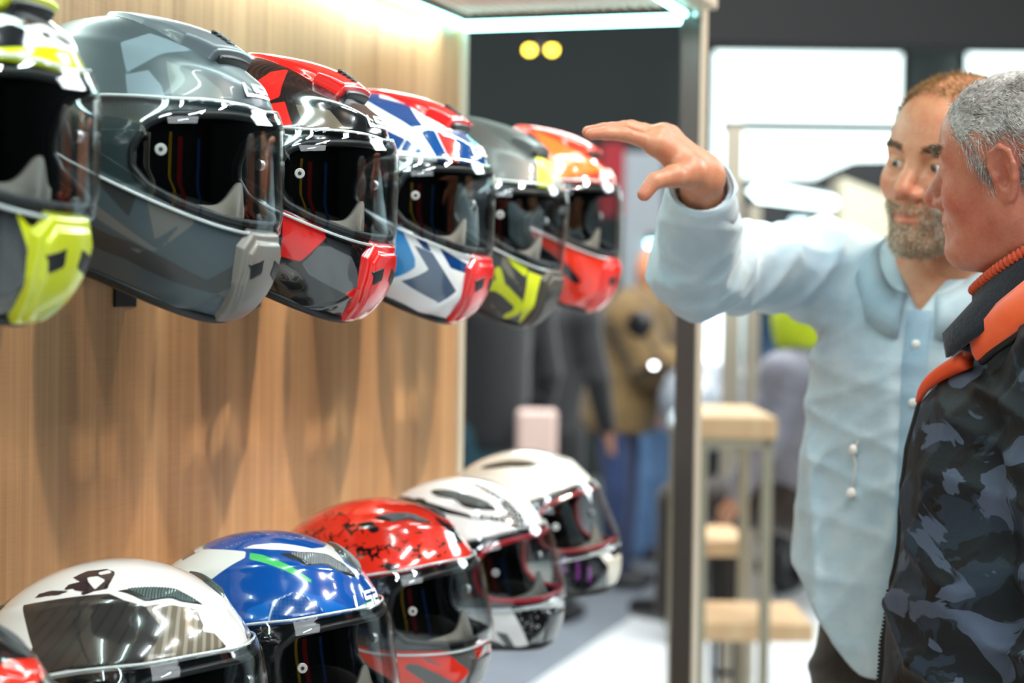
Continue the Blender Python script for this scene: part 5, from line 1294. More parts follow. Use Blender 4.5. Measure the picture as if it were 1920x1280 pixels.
# ---------------------------------------------------------------- grey-haired man in the camouflage jacket
BB = np.array(at(1985, 800, 2.36)); BB[2] = 0
fB, lB = axes(-math.cos(math.radians(16)), math.sin(math.radians(16)))
HB = np.array(at(1913, 314, 2.25)); RB = facing(-math.cos(math.radians(38)), math.sin(math.radians(38)), 0, -6); sB = .98
neckB = np.array(at(1985, 540, 2.30))
M_SKINB = skin_material('skin_ruddy', '#bf7d64', '#b04c3c')
shBn = BB + lB * .185 - fB * .015 + v3(0, 0, 1.385); shBf = BB - lB * .150 + v3(0, 0, 1.385)
elBn = shBn + lB * .045 - fB * .035 + v3(0, 0, -.30); wrBn = elBn + fB * .13 - lB * .03 + v3(0, 0, -.20)
elBf = shBf - lB * .01 + v3(0, 0, -.30); wrBf = elBf + fB * .12 + v3(0, 0, -.21)
def bodyB(P):
    d = s_loft(P, [(.80, 0, 0, .155, .11), (.95, 0, .01, .165, .125), (1.12, 0, .015, .165, .135), (1.28, 0, 0, .170, .120), (1.38, 0, 0, .165, .105), (1.45, 0, -.01, .11, .075)], lB, fB, BB)
    for (a, b, c) in ((shBn, elBn, wrBn), (shBf, elBf, wrBf)):
        d = smin(d, s_cone(P, a, BB + v3(0, 0, 1.38), .055, .09), .04); d = smin(d, s_cone(P, a, b, .048, .04), .02); d = smin(d, s_cone(P, b, c, .04, .028), .015)
    d = smin(d, s_cone(P, BB + v3(0, 0, 1.42), neckB, .065, .062), .03)
    for sg in (-1, 1):
        d = smin(d, s_cone(P, BB + lB * sg * .09 + v3(0, 0, .86), BB + lB * sg * .10 + v3(0, 0, .47), .088, .056), .03); d = smin(d, s_cone(P, BB + lB * sg * .10 + v3(0, 0, .47), BB + lB * sg * .11 + v3(0, 0, .09), .055, .036), .02)
    return d
VhB, FhB, fhB = build_head(None, HB, RB, sB, True, M_SKINB, None, 2, neckB, .060)
NhB = grad(fhB, VhB)
lo = np.minimum.reduce([BB - v3(.32, .32, 0), wrBn - .08, wrBf - .08]) ; lo[2] = .04
hi = np.maximum.reduce([BB + v3(.32, .32, 1.52), elBn + .08, elBf + .08])
Vb, Fb = sdf_mesh(bodyB, lo, hi, .011)
hands = []
for wv, e, sg in ((wrBn, elBn, -1), (wrBf, elBf, 1)):
    dn = (wv - e) / np.linalg.norm(wv - e); sd_ = lB * sg; fwd_ = np.cross(dn, sd_) * -sg
    J = {}
    for k, nm in enumerate(('index', 'middle', 'ring', 'pinky')):
        o = fB * (.030 - .020 * k); m_ = wv + dn * (.088 - .004 * abs(k - 1)) + o
        L = (.040, .044, .040, .032)[k]; p1 = m_ + dn * L + sd_ * .006; p2 = p1 + dn * L * .55 + sd_ * .014; p3 = p2 + dn * L * .35 + sd_ * .016; J[nm] = [m_, p1, p2, p3]
    J['thumb'] = [wv + dn * .02 + fB * .022, wv + dn * .050 + fB * .046, wv + dn * .078 + fB * .052 + sd_ * .01, wv + dn * .100 + fB * .050 + sd_ * .016]
    q = np.array([x for v_ in J.values() for x in v_] + [wv])
    hands.append(sdf_mesh(lambda P: smin(hand_field(P, J, wv), s_cone(P, wv, wv * .7 + e * .3, .027, .032), .012), q.min(0) - .05, q.max(0) + .05, .0035))
V, F = join_vf([(to_world(VhB, HB, RB, sB), FhB), (Vb, Fb)] + hands)
baseB = BB.copy()
personB = mesh_obj('person', V - baseB, F, M_SKINB, loc=baseB)
_t = np.zeros(len(V)); _t[:len(VhB)] = head_tint(VhB, True); personB.data.attributes.new('tint', 'FLOAT', 'POINT').data.foreach_set('value', _t.astype(np.float32))
tag(personB, 'grey-haired man in dark camouflage jacket with orange collar, seen from behind his left shoulder', 'person', 'men talking beside the display')
eyes_for(personB, HB, RB, sB, (1, 0, -.03), M_EYEW, M_IRIS, baseB)
M_GREYHAIR = hair_material('silver_hair', ['#8a8380', '#c4bebb', '#f4f1ec'], .4)
Y = np.abs(VhB[:, 1]); X_ = VhB[:, 0]; Z_ = VhB[:, 2]
hl = np.interp(X_, [-.12, -.05, -.036, -.022, -.006, .006, .018, .034, .050, .064, .074, .09], [-.075, -.070, -.035, .018, -.006, -.016, .004, .022, .036, .052, .066, .2])
scalp = (Z_ > hl) & ~((Y > .0765) & (Z_ < .038) & (X_ > -.05)) & (Z_ > -.09)
rngB = np.random.RandomState(11)
def dB(L, N):
    # combed from the forehead up, back and down, with soft waves
    w = .35 * np.sin(L[:, 2] * 95 + 2.2 * np.sin(L[:, 0] * 60)) 
    t = np.stack([-.75 + 0 * w, .15 * np.sign(L[:, 1]) + 0 * w, -.30 + .9 * w + np.clip(L[:, 0], 0, 1) * 6], -1)
    lo_ = (sstep(.050, .025, L[:, 2]) * (L[:, 0] > -.03))[:, None]; t = t * (1 - lo_) + np.array([-.12, 0, -.9]) * lo_
    return N * (.42 - .25 * lo_) + t
hair_for(personB, 'hair', VhB, NhB, scalp, 15000, dB, (.016, .034), .00052, lambda L, N: -N * .45 - np.tile(v3(0, 0, .15), (len(L), 1)), HB, RB, sB, M_GREYHAIR, baseB, 12, .22)
# under-layer so the scalp reads as hair
def capf(P):
    d = fhB(P) - .0018 + .0014 * np.sin(P[:, 0] * 210 + 3 * np.sin(P[:, 2] * 70)) * np.sin(P[:, 2] * 190 + 2 * np.sin(P[:, 0] * 60))
    h = np.interp(P[:, 0], [-.12, -.05, -.036, -.022, -.006, .006, .018, .034, .050, .064, .074, .09], [-.075, -.070, -.035, .020, .0, -.008, .010, .028, .042, .058, .072, .2]) + .002 * np.sin(P[:, 0] * 900)
    d = smax(d, (h - P[:, 2]), .003)
    Yk = np.abs(P[:, 1]); return np.where((Yk > .074) & (P[:, 2] < .044) & (P[:, 0] > -.055), np.maximum(d, .002), d)
V, F = sdf_mesh(capf, (-.13, -.10, -.10), (.11, .10, .14), .0026); 
mesh_obj('hair_underlayer', to_world(V, HB, RB, sB) - baseB, F, hair_material('grey_under_hair', ['#7d7674', '#a8a19f', '#ccc7c3'], .7), personB)
mask = (np.abs(Z_ - (.0235 + .08 * (Y - .03))) < .005) & (Y > .012) & (Y < .056) & (X_ > .05)
M_BROWB = hair_material('grey_brown_eyebrow', ['#4a3a2c', '#7a6a58', '#c9b896'])
for _s, _n in ((-1, 15), (1, 16)):
    hair_for(personB, 'eyebrow', VhB, NhB, mask & (VhB[:, 1] * _s > 0), 380, lambda L, N: N * .6 + np.stack([0 * L[:, 0] + .3, np.sign(L[:, 1]) * .7, 0 * L[:, 0] + .2], -1), (.006, .014), .00032, lambda L, N: -N * .1, HB, RB, sB, M_BROWB, baseB, _n, .25)
# camouflage jacket
def camo():
    m = mat('camouflage_nylon', '#1b242b', .62, spec=.3); T = NT(m); co = T.coord()
    mp = T.mapping(co, (1.0, 1.0, 1.5), (.3, .2, .5))
    a = T.noise(mp, 6.5, 3.5, .55, 1.1); b = T.noise(T.mapping(co, (1, 1, 1.6), (0, .4, 1.2), (3.1, 1, 2)), 8.0, 3.5, .5, 1.3); c_ = T.noise(T.mapping(co, (1, 1, 1.4), (.8, 0, .2), (7.1, 4, 2)), 7.0, 3, .55, 1.0)
    col = T.mix(T.math('MULTIPLY_ADD', T.math('SUBTRACT', a, .50), 60, .5, clamp=True), rgb('#12181e'), rgb('#232f3c'))
    col = T.mix(T.math('MULTIPLY_ADD', T.math('SUBTRACT', c_, .575), 60, .5, clamp=True), col, rgb('#0b0c0e'))
    col = T.mix(T.math('MULTIPLY_ADD', T.math('SUBTRACT', b, .548), 60, .5, clamp=True), col, rgb('#4a5468'))
    T.link(col, T.b.inputs['Base Color']); w = T.noise(co, 700, 2, .5); n = T.noise(co, 34, 4, .6, .5)
    T.bump(T.math('ADD', T.math('MULTIPLY', w, .12), n), .35, .004); return m
M_CAMO = camo()
NC = np.array(at(1962, 462, 2.27)); tilt = math.radians(33)
cf = fB * math.cos(tilt) - v3(0, 0, 1) * math.sin(tilt); cu = np.cross(cf, lB) * 1.0; cu = cu / np.linalg.norm(cu)
if cu[2] < 0: cu = -cu
def jacketB(P, cut=True):
    secs = [(.80, 0, .02, .205, .185), (.95, 0, .030, .215, .180), (1.06, 0, .025, .212, .178), (1.18, 0, .02, .205, .168), (1.30, 0, .015, .196, .165), (1.36, 0, .012, .180, .152), (1.42, 0, .0, .125, .112), (1.455, 0, -.016, .08, .07)]
    d = s_loft(P, secs, lB, fB, BB)
    wr = np.zeros(len(P))
    for (a, b, c) in ((shBn, elBn, wrBn), (shBf, elBf, wrBf)):
        d = smin(d, s_cone(P, a, BB + v3(0, 0, 1.36), .070, .11), .05)
        arm = smin(s_cone(P, a, b, .076, .068), s_cone(P, b, c, .068, .052), .03); d = smin(d, arm, .009)
        k = np.exp(-(np.linalg.norm(P - b, axis=1) / .13) ** 2); wr += folds(P, [(v3(.2, .1, 1), 36, 1, .2), (v3(-.3, .5, .9), 29, .8, 1.4)], .020) * k
        k2 = np.exp(-(np.linalg.norm(P - a, axis=1) / .11) ** 2); wr += folds(P, [(v3(.7, .4, .6), 30, 1, .9)], .010) * k2
        # armhole seam
        ax = (b - a) / np.linalg.norm(b - a); s_ = (P - (a + ax * .035)) @ (ax * .55 + (lB if a is shBn else -lB) * .85); wr -= .0
        d += .0045 * np.exp(-(s_ / .004) ** 2) * (np.linalg.norm(P - a, axis=1) < .13)
    wr += folds(P, [(v3(.15, -.2, 1), 17, 1, .5), (v3(.5, .3, .8), 25, .9, 2.2), (v3(-.6, .2, .7), 31, .6, 4.0)], .011)
    la_ = (P - BB) @ lB; wr *= 1 - .8 * np.exp(-(la_ / .06) ** 2) * (((P - BB) @ fB) > .05)
    d = d - wr
    d = smin(d, s_cone(P, BB + v3(0, 0, 1.37) - fB * .015, NC - cu * .088 - cf * .012, .135, .116), .03)
    d = smin(d, s_cone(P, BB + v3(0, 0, 1.38) - fB * .06, NC - cu * .078 - cf * .050, .10, .088), .03)
    if cut: d = smax(d, -s_cone(P, BB + v3(0, 0, 1.40), neckB + v3(0, 0, .05), .070, .080), .01)
    return d
lo = np.minimum.reduce([BB - v3(.30, .30, 0), wrBn - .12, wrBf - .12, elBn - .14, elBf - .14]); lo[2] = .78
hi = np.maximum.reduce([BB + v3(.30, .30, 1.56), elBn + .14, elBf + .14, wrBn + .12, wrBf + .12, shBn + .13, shBf + .13])
V, F = sdf_mesh(jacketB, lo, hi, .0052); V = relax(V, F, 1, .4)
jacket = mesh_obj('jacket', V - baseB, F, M_CAMO, personB)
# zip along the front edge
jf = lambda P: jacketB(P, False)
zz = np.linspace(.86, 1.36, 90)
def front_line(lat, fn=jf, axf=None):
    O = BB + lB * lat + fB * .42 + np.stack([0 * zz, 0 * zz, zz], -1); return march(fn, O, np.tile(-fB, (len(zz), 1)))
cl = front_line(.006)
b = MB(); b.tube(cl + fB * .001, .0045, 6); zp = b.build('zip_tape', mat('black_zip_tape', '#0c0c0d', .6), jacket, smooth=True); zp.data.transform(Matrix.Translation(-Vector(baseB)))
tb = MB(); cl2 = np.stack([np.interp(np.linspace(.86, 1.12, 54), zz, cl[:, k_]) for k_ in range(3)], 1)
for i in range(0, 54):
    p = cl2[i] + fB * .0058; tb.box(-v3(.0014, .0024, .0014), v3(.0014, .0024, .0014), c=p - baseB)
tb.build('zip_teeth', mat('black_metal_teeth', '#27292c', .3, metal=.7), zp)
pl = cl[8] + fB * .012; b = MB(); b.box(-v3(.003, .004, .006), v3(.003, .004, .006), .001, c=pl - baseB); b.box(-v3(.0018, .0045, .014), v3(.0018, .0045, .014), .001, c=pl - baseB + v3(0, 0, -.020)); b.build('zip_pull', mat('brass_zip_pull', '#b9a585', .3, metal=.8), zp)
# collar rings round the neck: ribbed orange edge, navy stand, orange padded lining, dark piping
def ring_pt(a, r, h, fx=1.0):
    return NC + cf * (r * math.cos(a) * fx) + lB * (r * math.sin(a)) + cu * h
AA = np.linspace(-PI * .955, PI * .955, 181) + PI     # gap at the front (a = 0)
def prof_rows(prof, front=None):
    rows = []
    for (r, h) in prof:
        row = []
        for a in AA:
            k = max(0, math.cos(a)) ** 6; rr, hh = r, h
            if front: rr, hh = front(r, h, k)
            row.append(ring_pt(a, rr, hh) - baseB)
        rows.append(np.array(row))
    return rows
spread = lambda r, h, k: (r + .014 * k + .046 * k * (h < -.012), h - .006 * k)
strip(personB, 'knit_collar', cloth_mat('navy_knit', '#0c1119', '#161d29', 200, .95, .4), prof_rows([(.086, .004), (.093, -.006), (.099, -.020), (.106, -.036), (.110, -.046)], spread), .005)
rb = MB(); path = np.array([ring_pt(a, .088 + .012 * max(0, math.cos(a)) ** 6, .006 - .006 * max(0, math.cos(a)) ** 6) - baseB for a in np.linspace(PI * .05 , PI * 1.95, 560)])
rb.tube(path, .0058 + .0013 * np.sin(np.arange(560) * .95), 10); rb.build('ribbed_edge', cloth_mat('orange_knit', '#b9401f', '#e0572a', 300, .9, .3), personB, smooth=True)
def orange_front(r, h, k): return (r + .012 * k * (r > .11) - .006 * k * (r > .13), h - .024 * k)
pr = [(.104, -.038), (.110, -.026), (.119, -.024), (.128, -.029), (.135, -.039), (.139, -.050), (.140, -.060), (.137, -.068)]
rowsO = prof_rows(pr, orange_front)
G = np.stack(rowsO, 1)
puff = .0035 * np.sin(np.arange(181) * .42)[:, None] * np.sin(np.linspace(0, PI, len(pr)))[None]
G += puff[..., None] * cu
for _i in range(3, len(pr)): G[:, _i] = push_out(jf, G[:, _i] + baseB, .004 + .004 * (len(pr) - _i)) - baseB
_k = np.ones(41) / 41
for _i in range(1, len(pr)):
    for _c in range(3): G[:, _i, _c] = np.convolve(np.pad(G[:, _i, _c], 20, mode='edge'), _k, 'valid')
strip(personB, 'orange_lining', cloth_mat('bright_orange_nylon', '#f04d1c', '#ff6a34', 12, .45, .3), [G[:, i] for i in range(len(pr))], .006)
rp = G[:, -1]; b = MB(); b.tube(rp, .0055, 8); b.build('collar_piping', mat('black_piping', '#0d0d0f', .6), personB, smooth=True)
# orange edge running down to the zip
low_a = rowsO[4][0]; 
b = MB(); pth = []
p0 = ring_pt(.16, .150, -.065) - baseB; p1 = cl[-1] - baseB + fB * .004
for t in np.linspace(0, 1, 12): pth.append(p0 * (1 - t) + p1 * t + fB * .012 * math.sin(t * PI))
b.tube(np.array(pth), np.linspace(.012, .004, 12), 8); b.build('orange_edge', mat('orange_edge_cloth', '#f0501f', .6), personB, smooth=True)
def trousB(P):
    d = s_loft(P, [(.78, 0, 0, .175, .13), (.98, 0, 0, .170, .13)], lB, fB, BB)
    for sg in (-1, 1):
        d = smin(d, s_cone(P, BB + lB * sg * .088 + v3(0, 0, .84), BB + lB * sg * .10 + v3(0, 0, .46), .105, .08), .02); d = smin(d, s_cone(P, BB + lB * sg * .10 + v3(0, 0, .46), BB + lB * sg * .11 + v3(0, 0, .05), .08, .062), .02)
    return d - folds(P, [(v3(.5, .2, 1), 26, 1, .3)], .007)
V, F = sdf_mesh(trousB, BB + v3(-.26, -.26, -.02), BB + v3(.26, .26, 1.0), .010)
mesh_obj('trousers', V - baseB, F, cloth_mat('dark_blue_jeans', '#151a24', '#232d3d'), personB)
for sg in (-1, 1): shoe(personB, BB + lB * sg * .11, fB, lB, baseB)
# ================================================================ THE HALL BEHIND
rh = v3(math.cos(YAW), math.sin(YAW), 0); ah = v3(-math.sin(YAW), math.cos(YAW), 0)
RH = np.stack([rh, ah, v3(0, 0, 1)], 1)                        # hall axes: across, away, up
def hbox(mb, x0, y0, x1, y1, Z, depth, bev=0.0):
    """upright box whose near face fills the given span at distance Z"""
    a = at(x0, (y0 + y1) / 2, Z); b = at(x1, (y0 + y1) / 2, Z); t = at((x0 + x1) / 2, y0, Z); l = at((x0 + x1) / 2, y1, Z)
    w = abs((b - a) @ rh); h = t[2] - l[2]; c = (a + b) / 2; c[2] = (t[2] + l[2]) / 2; c = c + ah * depth / 2
    return mb.box(-v3(w, depth, h) / 2, v3(w, depth, h) / 2, bev, R=RH, c=c)
def fl(px, py):
    d = CF + CR * (px - 960) / FPX - CU * (py - 640) / FPX; return CAMPOS + d * (CAMPOS[2] / -d[2])
def seat(o, z=None): return o
M_DARKWALL = mat('charcoal_hall_wall', '#454b4a', .9); M_BLACKCEIL = mat('black_hall_ceiling', '#2c2f30', .9)
M_WINDOW = mat('daylit_window', '#ffffff', .3, emit=(.80, 1.0, .98, 1), estr=1.9)
M_FLOORW = mat('white_hall_floor', '#dfe3e4', .35); T = NT(M_FLOORW)
T.link(T.ramp(T.noise(T.coord(), 1.2, 3, .5), [(.3, '#cfd5d8'), (.7, '#e6e8e6')]), T.b.inputs['Base Color'])
def himesh(name, lo, hi, m, kind=True):
    """box in hall axes measured from the camera's foot"""
    b = MB(); lo = np.array(lo, float); hi = np.array(hi, float); c = (lo + hi) / 2; b.box(-(hi - lo) / 2, (hi - lo) / 2, R=RH, c=RH @ c)
    o = b.build(name, m); return struct(o) if kind else o
himesh('floor', (-9, -6, -.10), (12, 17, 0), M_FLOORW)
himesh('ceiling', (-9, -6, 5.2), (12, 17, 5.3), M_BLACKCEIL)
himesh('wall_back', (-9, 16, 0), (12, 16.2, 5.2), M_DARKWALL)
himesh('wall_right', (12, -6, 0), (12.2, 17, 5.2), mat('grey_side_wall', '#6d7678', .9))
himesh('wall_far_left', (-9.2, -6, 0), (-9, 17, 5.2), M_DARKWALL)
himesh('wall_behind_camera', (-9, -6.2, 0), (12, -6, 5.2), mat('dim_rear_wall', '#3a4042', .9))
def window(n, x0, y0, x1, y1, Z, bars):
    b = MB(); hbox(b, x0, y0, x1, y1, Z, .05); o = struct(b.build('window_%d' % n, M_WINDOW))
    f = MB()
    for (a0, b0, a1, b1) in bars: hbox(f, a0, b0, a1, b1, Z - .06, .06)
    f.build('window_frame', M_BLACKMETAL, o); return o
window(1, 1338, 98, 1690, 334, 15.8, [(1326, 88, 1702, 98), (1326, 334, 1702, 344), (1328, 88, 1338, 344), (1690, 88, 1702, 344)])
window(2, 1812, 93, 2180, 334, 15.8, [(1800, 83, 2190, 93), (1800, 334, 2190, 344), (1800, 83, 1812, 344)])
b = MB(); hbox(b, 1318, -60, 2300, 86, 13.0, .4); struct(b.build('trim_beam', mat('dark_roof_beam', '#3c3b3b', .9)))
b = MB(); b.prism([(p @ rh, p @ ah) for p in (fl(985, 1292), fl(1262, 1104), fl(1300, 1078), (fl(1290, 1050)), fl(500, 1050), fl(300, 1292))], (0, 0, .001), rh, ah, .006)
struct(b.build('floor_carpet', cloth_mat('blue_grey_carpet', '#6a727b', '#7d858d', 8, .95)))
# lamps on the far stands
def lamp(px, py, Z, r, m, label, name='display_lamp', group=None):
    p = at(px, py, Z); b = MB(); b.lathe([(.0001, -r), (r * .8, -r * .6), (r, 0), (r * .8, r * .6), (.0001, r)], 14, p); o = b.build(name, m, smooth=True); tag(o, label, 'lamp', group)
    h = MB(); h.lathe([(.0001, r * 2.2), (r * .7, r * 2.1), (r * 1.15, r * .8), (r * 1.15, r * .5)], 14, p); h.build('lamp_cap', M_BLACKMETAL, o); return o
M_YLAMP = mat('amber_lamp', '#ffd23a', .3, emit=(1.0, .72, .05, 1), estr=10)
for px in (993, 1035):
    lamp(px, 93, 12.512, .028, M_YLAMP, 'round amber lamp glowing high on the dark wall, %s of the pair' % ('left' if px < 1000 else 'right'), 'amber_lamp', 'amber lamps')
b = MB(); hbox(b, 984, 82, 1044, 96, 12.53, .06); _p = at(1014, 87, 12.6); b.tube([_p, v3(_p[0], _p[1], 5.2)], .012, 8); o = b.build('lamp_bar', M_BLACKMETAL); tag(o, 'short dark bar carrying the two amber lamps', 'lamp bar')
b = MB(); hbox(b, 1163, 285, 1240, 1075, 11.5, .4, .01); struct(b.build('pillar_grey', mat('pale_grey_pillar', '#8d9599', .7)))
b = MB(); hbox(b, 1128, 268, 1170, 405, 11.47, .03); o = b.build('red_banner', mat('dull_red_cloth', '#8f1d25', .8)); tag(o, 'dull red banner hanging beside the pale grey pillar', 'banner')
# second stand: pale frame, canopy, light bar, cabinet
r_ = empty('steel_display_stand', tuple(at(1374, 900, 7.1) * v3(1, 1, 0)), 'pale grey steel display frame standing behind the raised sleeve', 'frame'); base_ = np.array(r_.location)
def child_box(spans, name, m, Z, depth):
    b = MB(); [hbox(b, *s_, Z, depth) for s_ in spans]; o = b.build(name, m, r_); o.data.transform(Matrix.Translation(-Vector(base_))); return o
for (x0, x1, nm) in ((1358, 1390, 'post'), (1402, 1426, 'post')):
    b = MB(); p0 = at(x0, 400, 7.1); p1 = at(x1, 400, 7.1); w = abs((p1 - p0) @ rh); top = at(1374, 236, 7.1)[2] if x0 < 1400 else at(1400, 385, 7.1)[2]
    c = (p0 + p1) / 2; c[2] = top / 2; b.box(-v3(w, .05, top) / 2, v3(w, .05, top) / 2, R=RH, c=c - base_); b.build(nm, M_STEELPALE, r_)
child_box([(1356, 229, 1700, 245)], 'cross_bar', M_BLACKMETAL, 7.1, .04)
M_GLOWWHITE = mat('white_light_bar', '#ffffff', .3, emit=(.75, 1, .98, 1), estr=2.2)
pa = at(1420, 358, 5.2); pb = at(1560, 380, 7.4); b = MB(); b.tube([pa, pb], .031, 4); o = b.build('light_bar', M_GLOWWHITE); tag(o, 'slanting white light bar glowing above the raised sleeve', 'light bar')
h_ = MB(); h_.tube([pa + v3(0, 0, .035), pb + v3(0, 0, .035)], .012, 4); h_.build('bar_housing', M_BLACKMETAL, o)
def hprism(name, pts, Z, depth, m, label=None, cat=None):
    P0 = [at(x, y, Z) for x, y in pts]; o0 = P0[0]; b = MB()
    b.prism([((p - o0) @ rh, (p - o0)[2]) for p in P0][::-1], o0, rh, (0, 0, 1), -depth); o = b.build(name, m)
    if label: tag(o, label, cat)
    return o
hprism('stand_canopy', [(1532, 336), (1600, 302), (1760, 299), (1760, 470), (1392, 470), (1392, 336)], 9.9, .6, mat('grey_canopy', '#232526', .8), 'dark grey canopy of the stand in front of the bright window', 'canopy')
hprism('cabinet', [(1578, 332), (1668, 366), (1760, 400), (1760, 1250), (1578, 1250)], 8.9, .3, mat('cream_cabinet', '#b9b49c', .6), 'cream cabinet with a sloping top behind the bearded man', 'cabinet')
# display table with shelf, stool
M_LIGHTOAK = wood_material('light_oak_top', '#d9a878', '#f0cda0', .6, .5, .1); M_TABLEFRAME = mat('warm_grey_frame', '#a59c86', .5)
def leg_box(b, x, y, w, z0, z1): b.box(-v3(w / 2, w / 2, (z1 - z0) / 2), v3(w / 2, w / 2, (z1 - z0) / 2), .003, R=RH, c=v3(*(RH @ v3(x, y, 0))[:2], (z0 + z1) / 2))
tb_ = at(1380, 800, 5.35); tx, ty = tb_ @ rh, tb_ @ ah
tl, tr_ = at(1302, 800, 5.35) @ rh, at(1458, 800, 5.35) @ rh
r_ = empty('display_table', (RH @ v3(tx, ty, 0)), 'tall display table with light oak top and warm grey steel frame', 'table')
def par(b, name, m, root, **k): o = b.build(name, m, root, **k); o.data.transform(Matrix.Translation(-root.location)); return o
zt = at(1380, 781, 5.35)[2]; zu = at(1380, 822, 5.35)[2]
b = MB(); b.box(-v3((tr_ - tl) / 2, .30, (zt - zu) / 2), v3((tr_ - tl) / 2, .30, (zt - zu) / 2), .006, R=RH, c=v3(*(RH @ v3((tl + tr_) / 2, ty + .30, 0))[:2], (zt + zu) / 2)); par(b, 'table_top', M_LIGHTOAK, r_)
for (x, w) in ((1307, .058), (1440, .03)):
    for dy in (.03, .55):
        b = MB(); leg_box(b, at(x, 900, 5.35) @ rh, ty + dy, w, 0, zu); par(b, 'leg', M_TABLEFRAME, r_)
b = MB(); b.box(-v3((tr_ - tl) / 2 - .005, .015, .014), v3((tr_ - tl) / 2 - .005, .015, .014), R=RH, c=v3(*(RH @ v3((tl + tr_) / 2, ty + .03, 0))[:2], zu - .014)); par(b, 'apron', M_TABLEFRAME, r_)
zs = at(1400, 1172, 5.35)[2]; sl, sr = at(1314, 1180, 5.35) @ rh, at(1530, 1180, 5.35) @ rh
b = MB(); b.box(-v3((sr - sl) / 2, .20, .026), v3((sr - sl) / 2, .20, .026), .004, R=RH, c=v3(*(RH @ v3((sl + sr) / 2, ty + .22, 0))[:2], zs - .026)); par(b, 'shelf', M_LIGHTOAK, r_)
sx = at(1352, 1020, 6.1) @ rh; sy = at(1352, 1020, 6.1) @ ah; zz_ = at(1352, 1003, 6.1)[2]
r_ = empty('bar_stool', (RH @ v3(sx, sy, 0)), 'bar stool with small oak seat and thin black legs under the seated person', 'stool')
b = MB(); b.box(-v3(.075, .17, .03), v3(.075, .17, .03), .01, R=RH, c=v3(*(RH @ v3(sx, sy + .1, 0))[:2], zz_ - .03)); par(b, 'seat', M_LIGHTOAK, r_)
for dx in (-.0, .075):
    for dy in (.0, .22):
        b = MB(); leg_box(b, sx + dx, sy + dy, .018, 0, zz_ - .06); par(b, 'leg', M_BLACKMETAL, r_)
b = MB(); b.box(-v3(.05, .008, .008), v3(.05, .008, .008), R=RH, c=v3(*(RH @ v3(sx + .037, sy, 0))[:2], .30)); par(b, 'foot_rest', M_BLACKMETAL, r_)
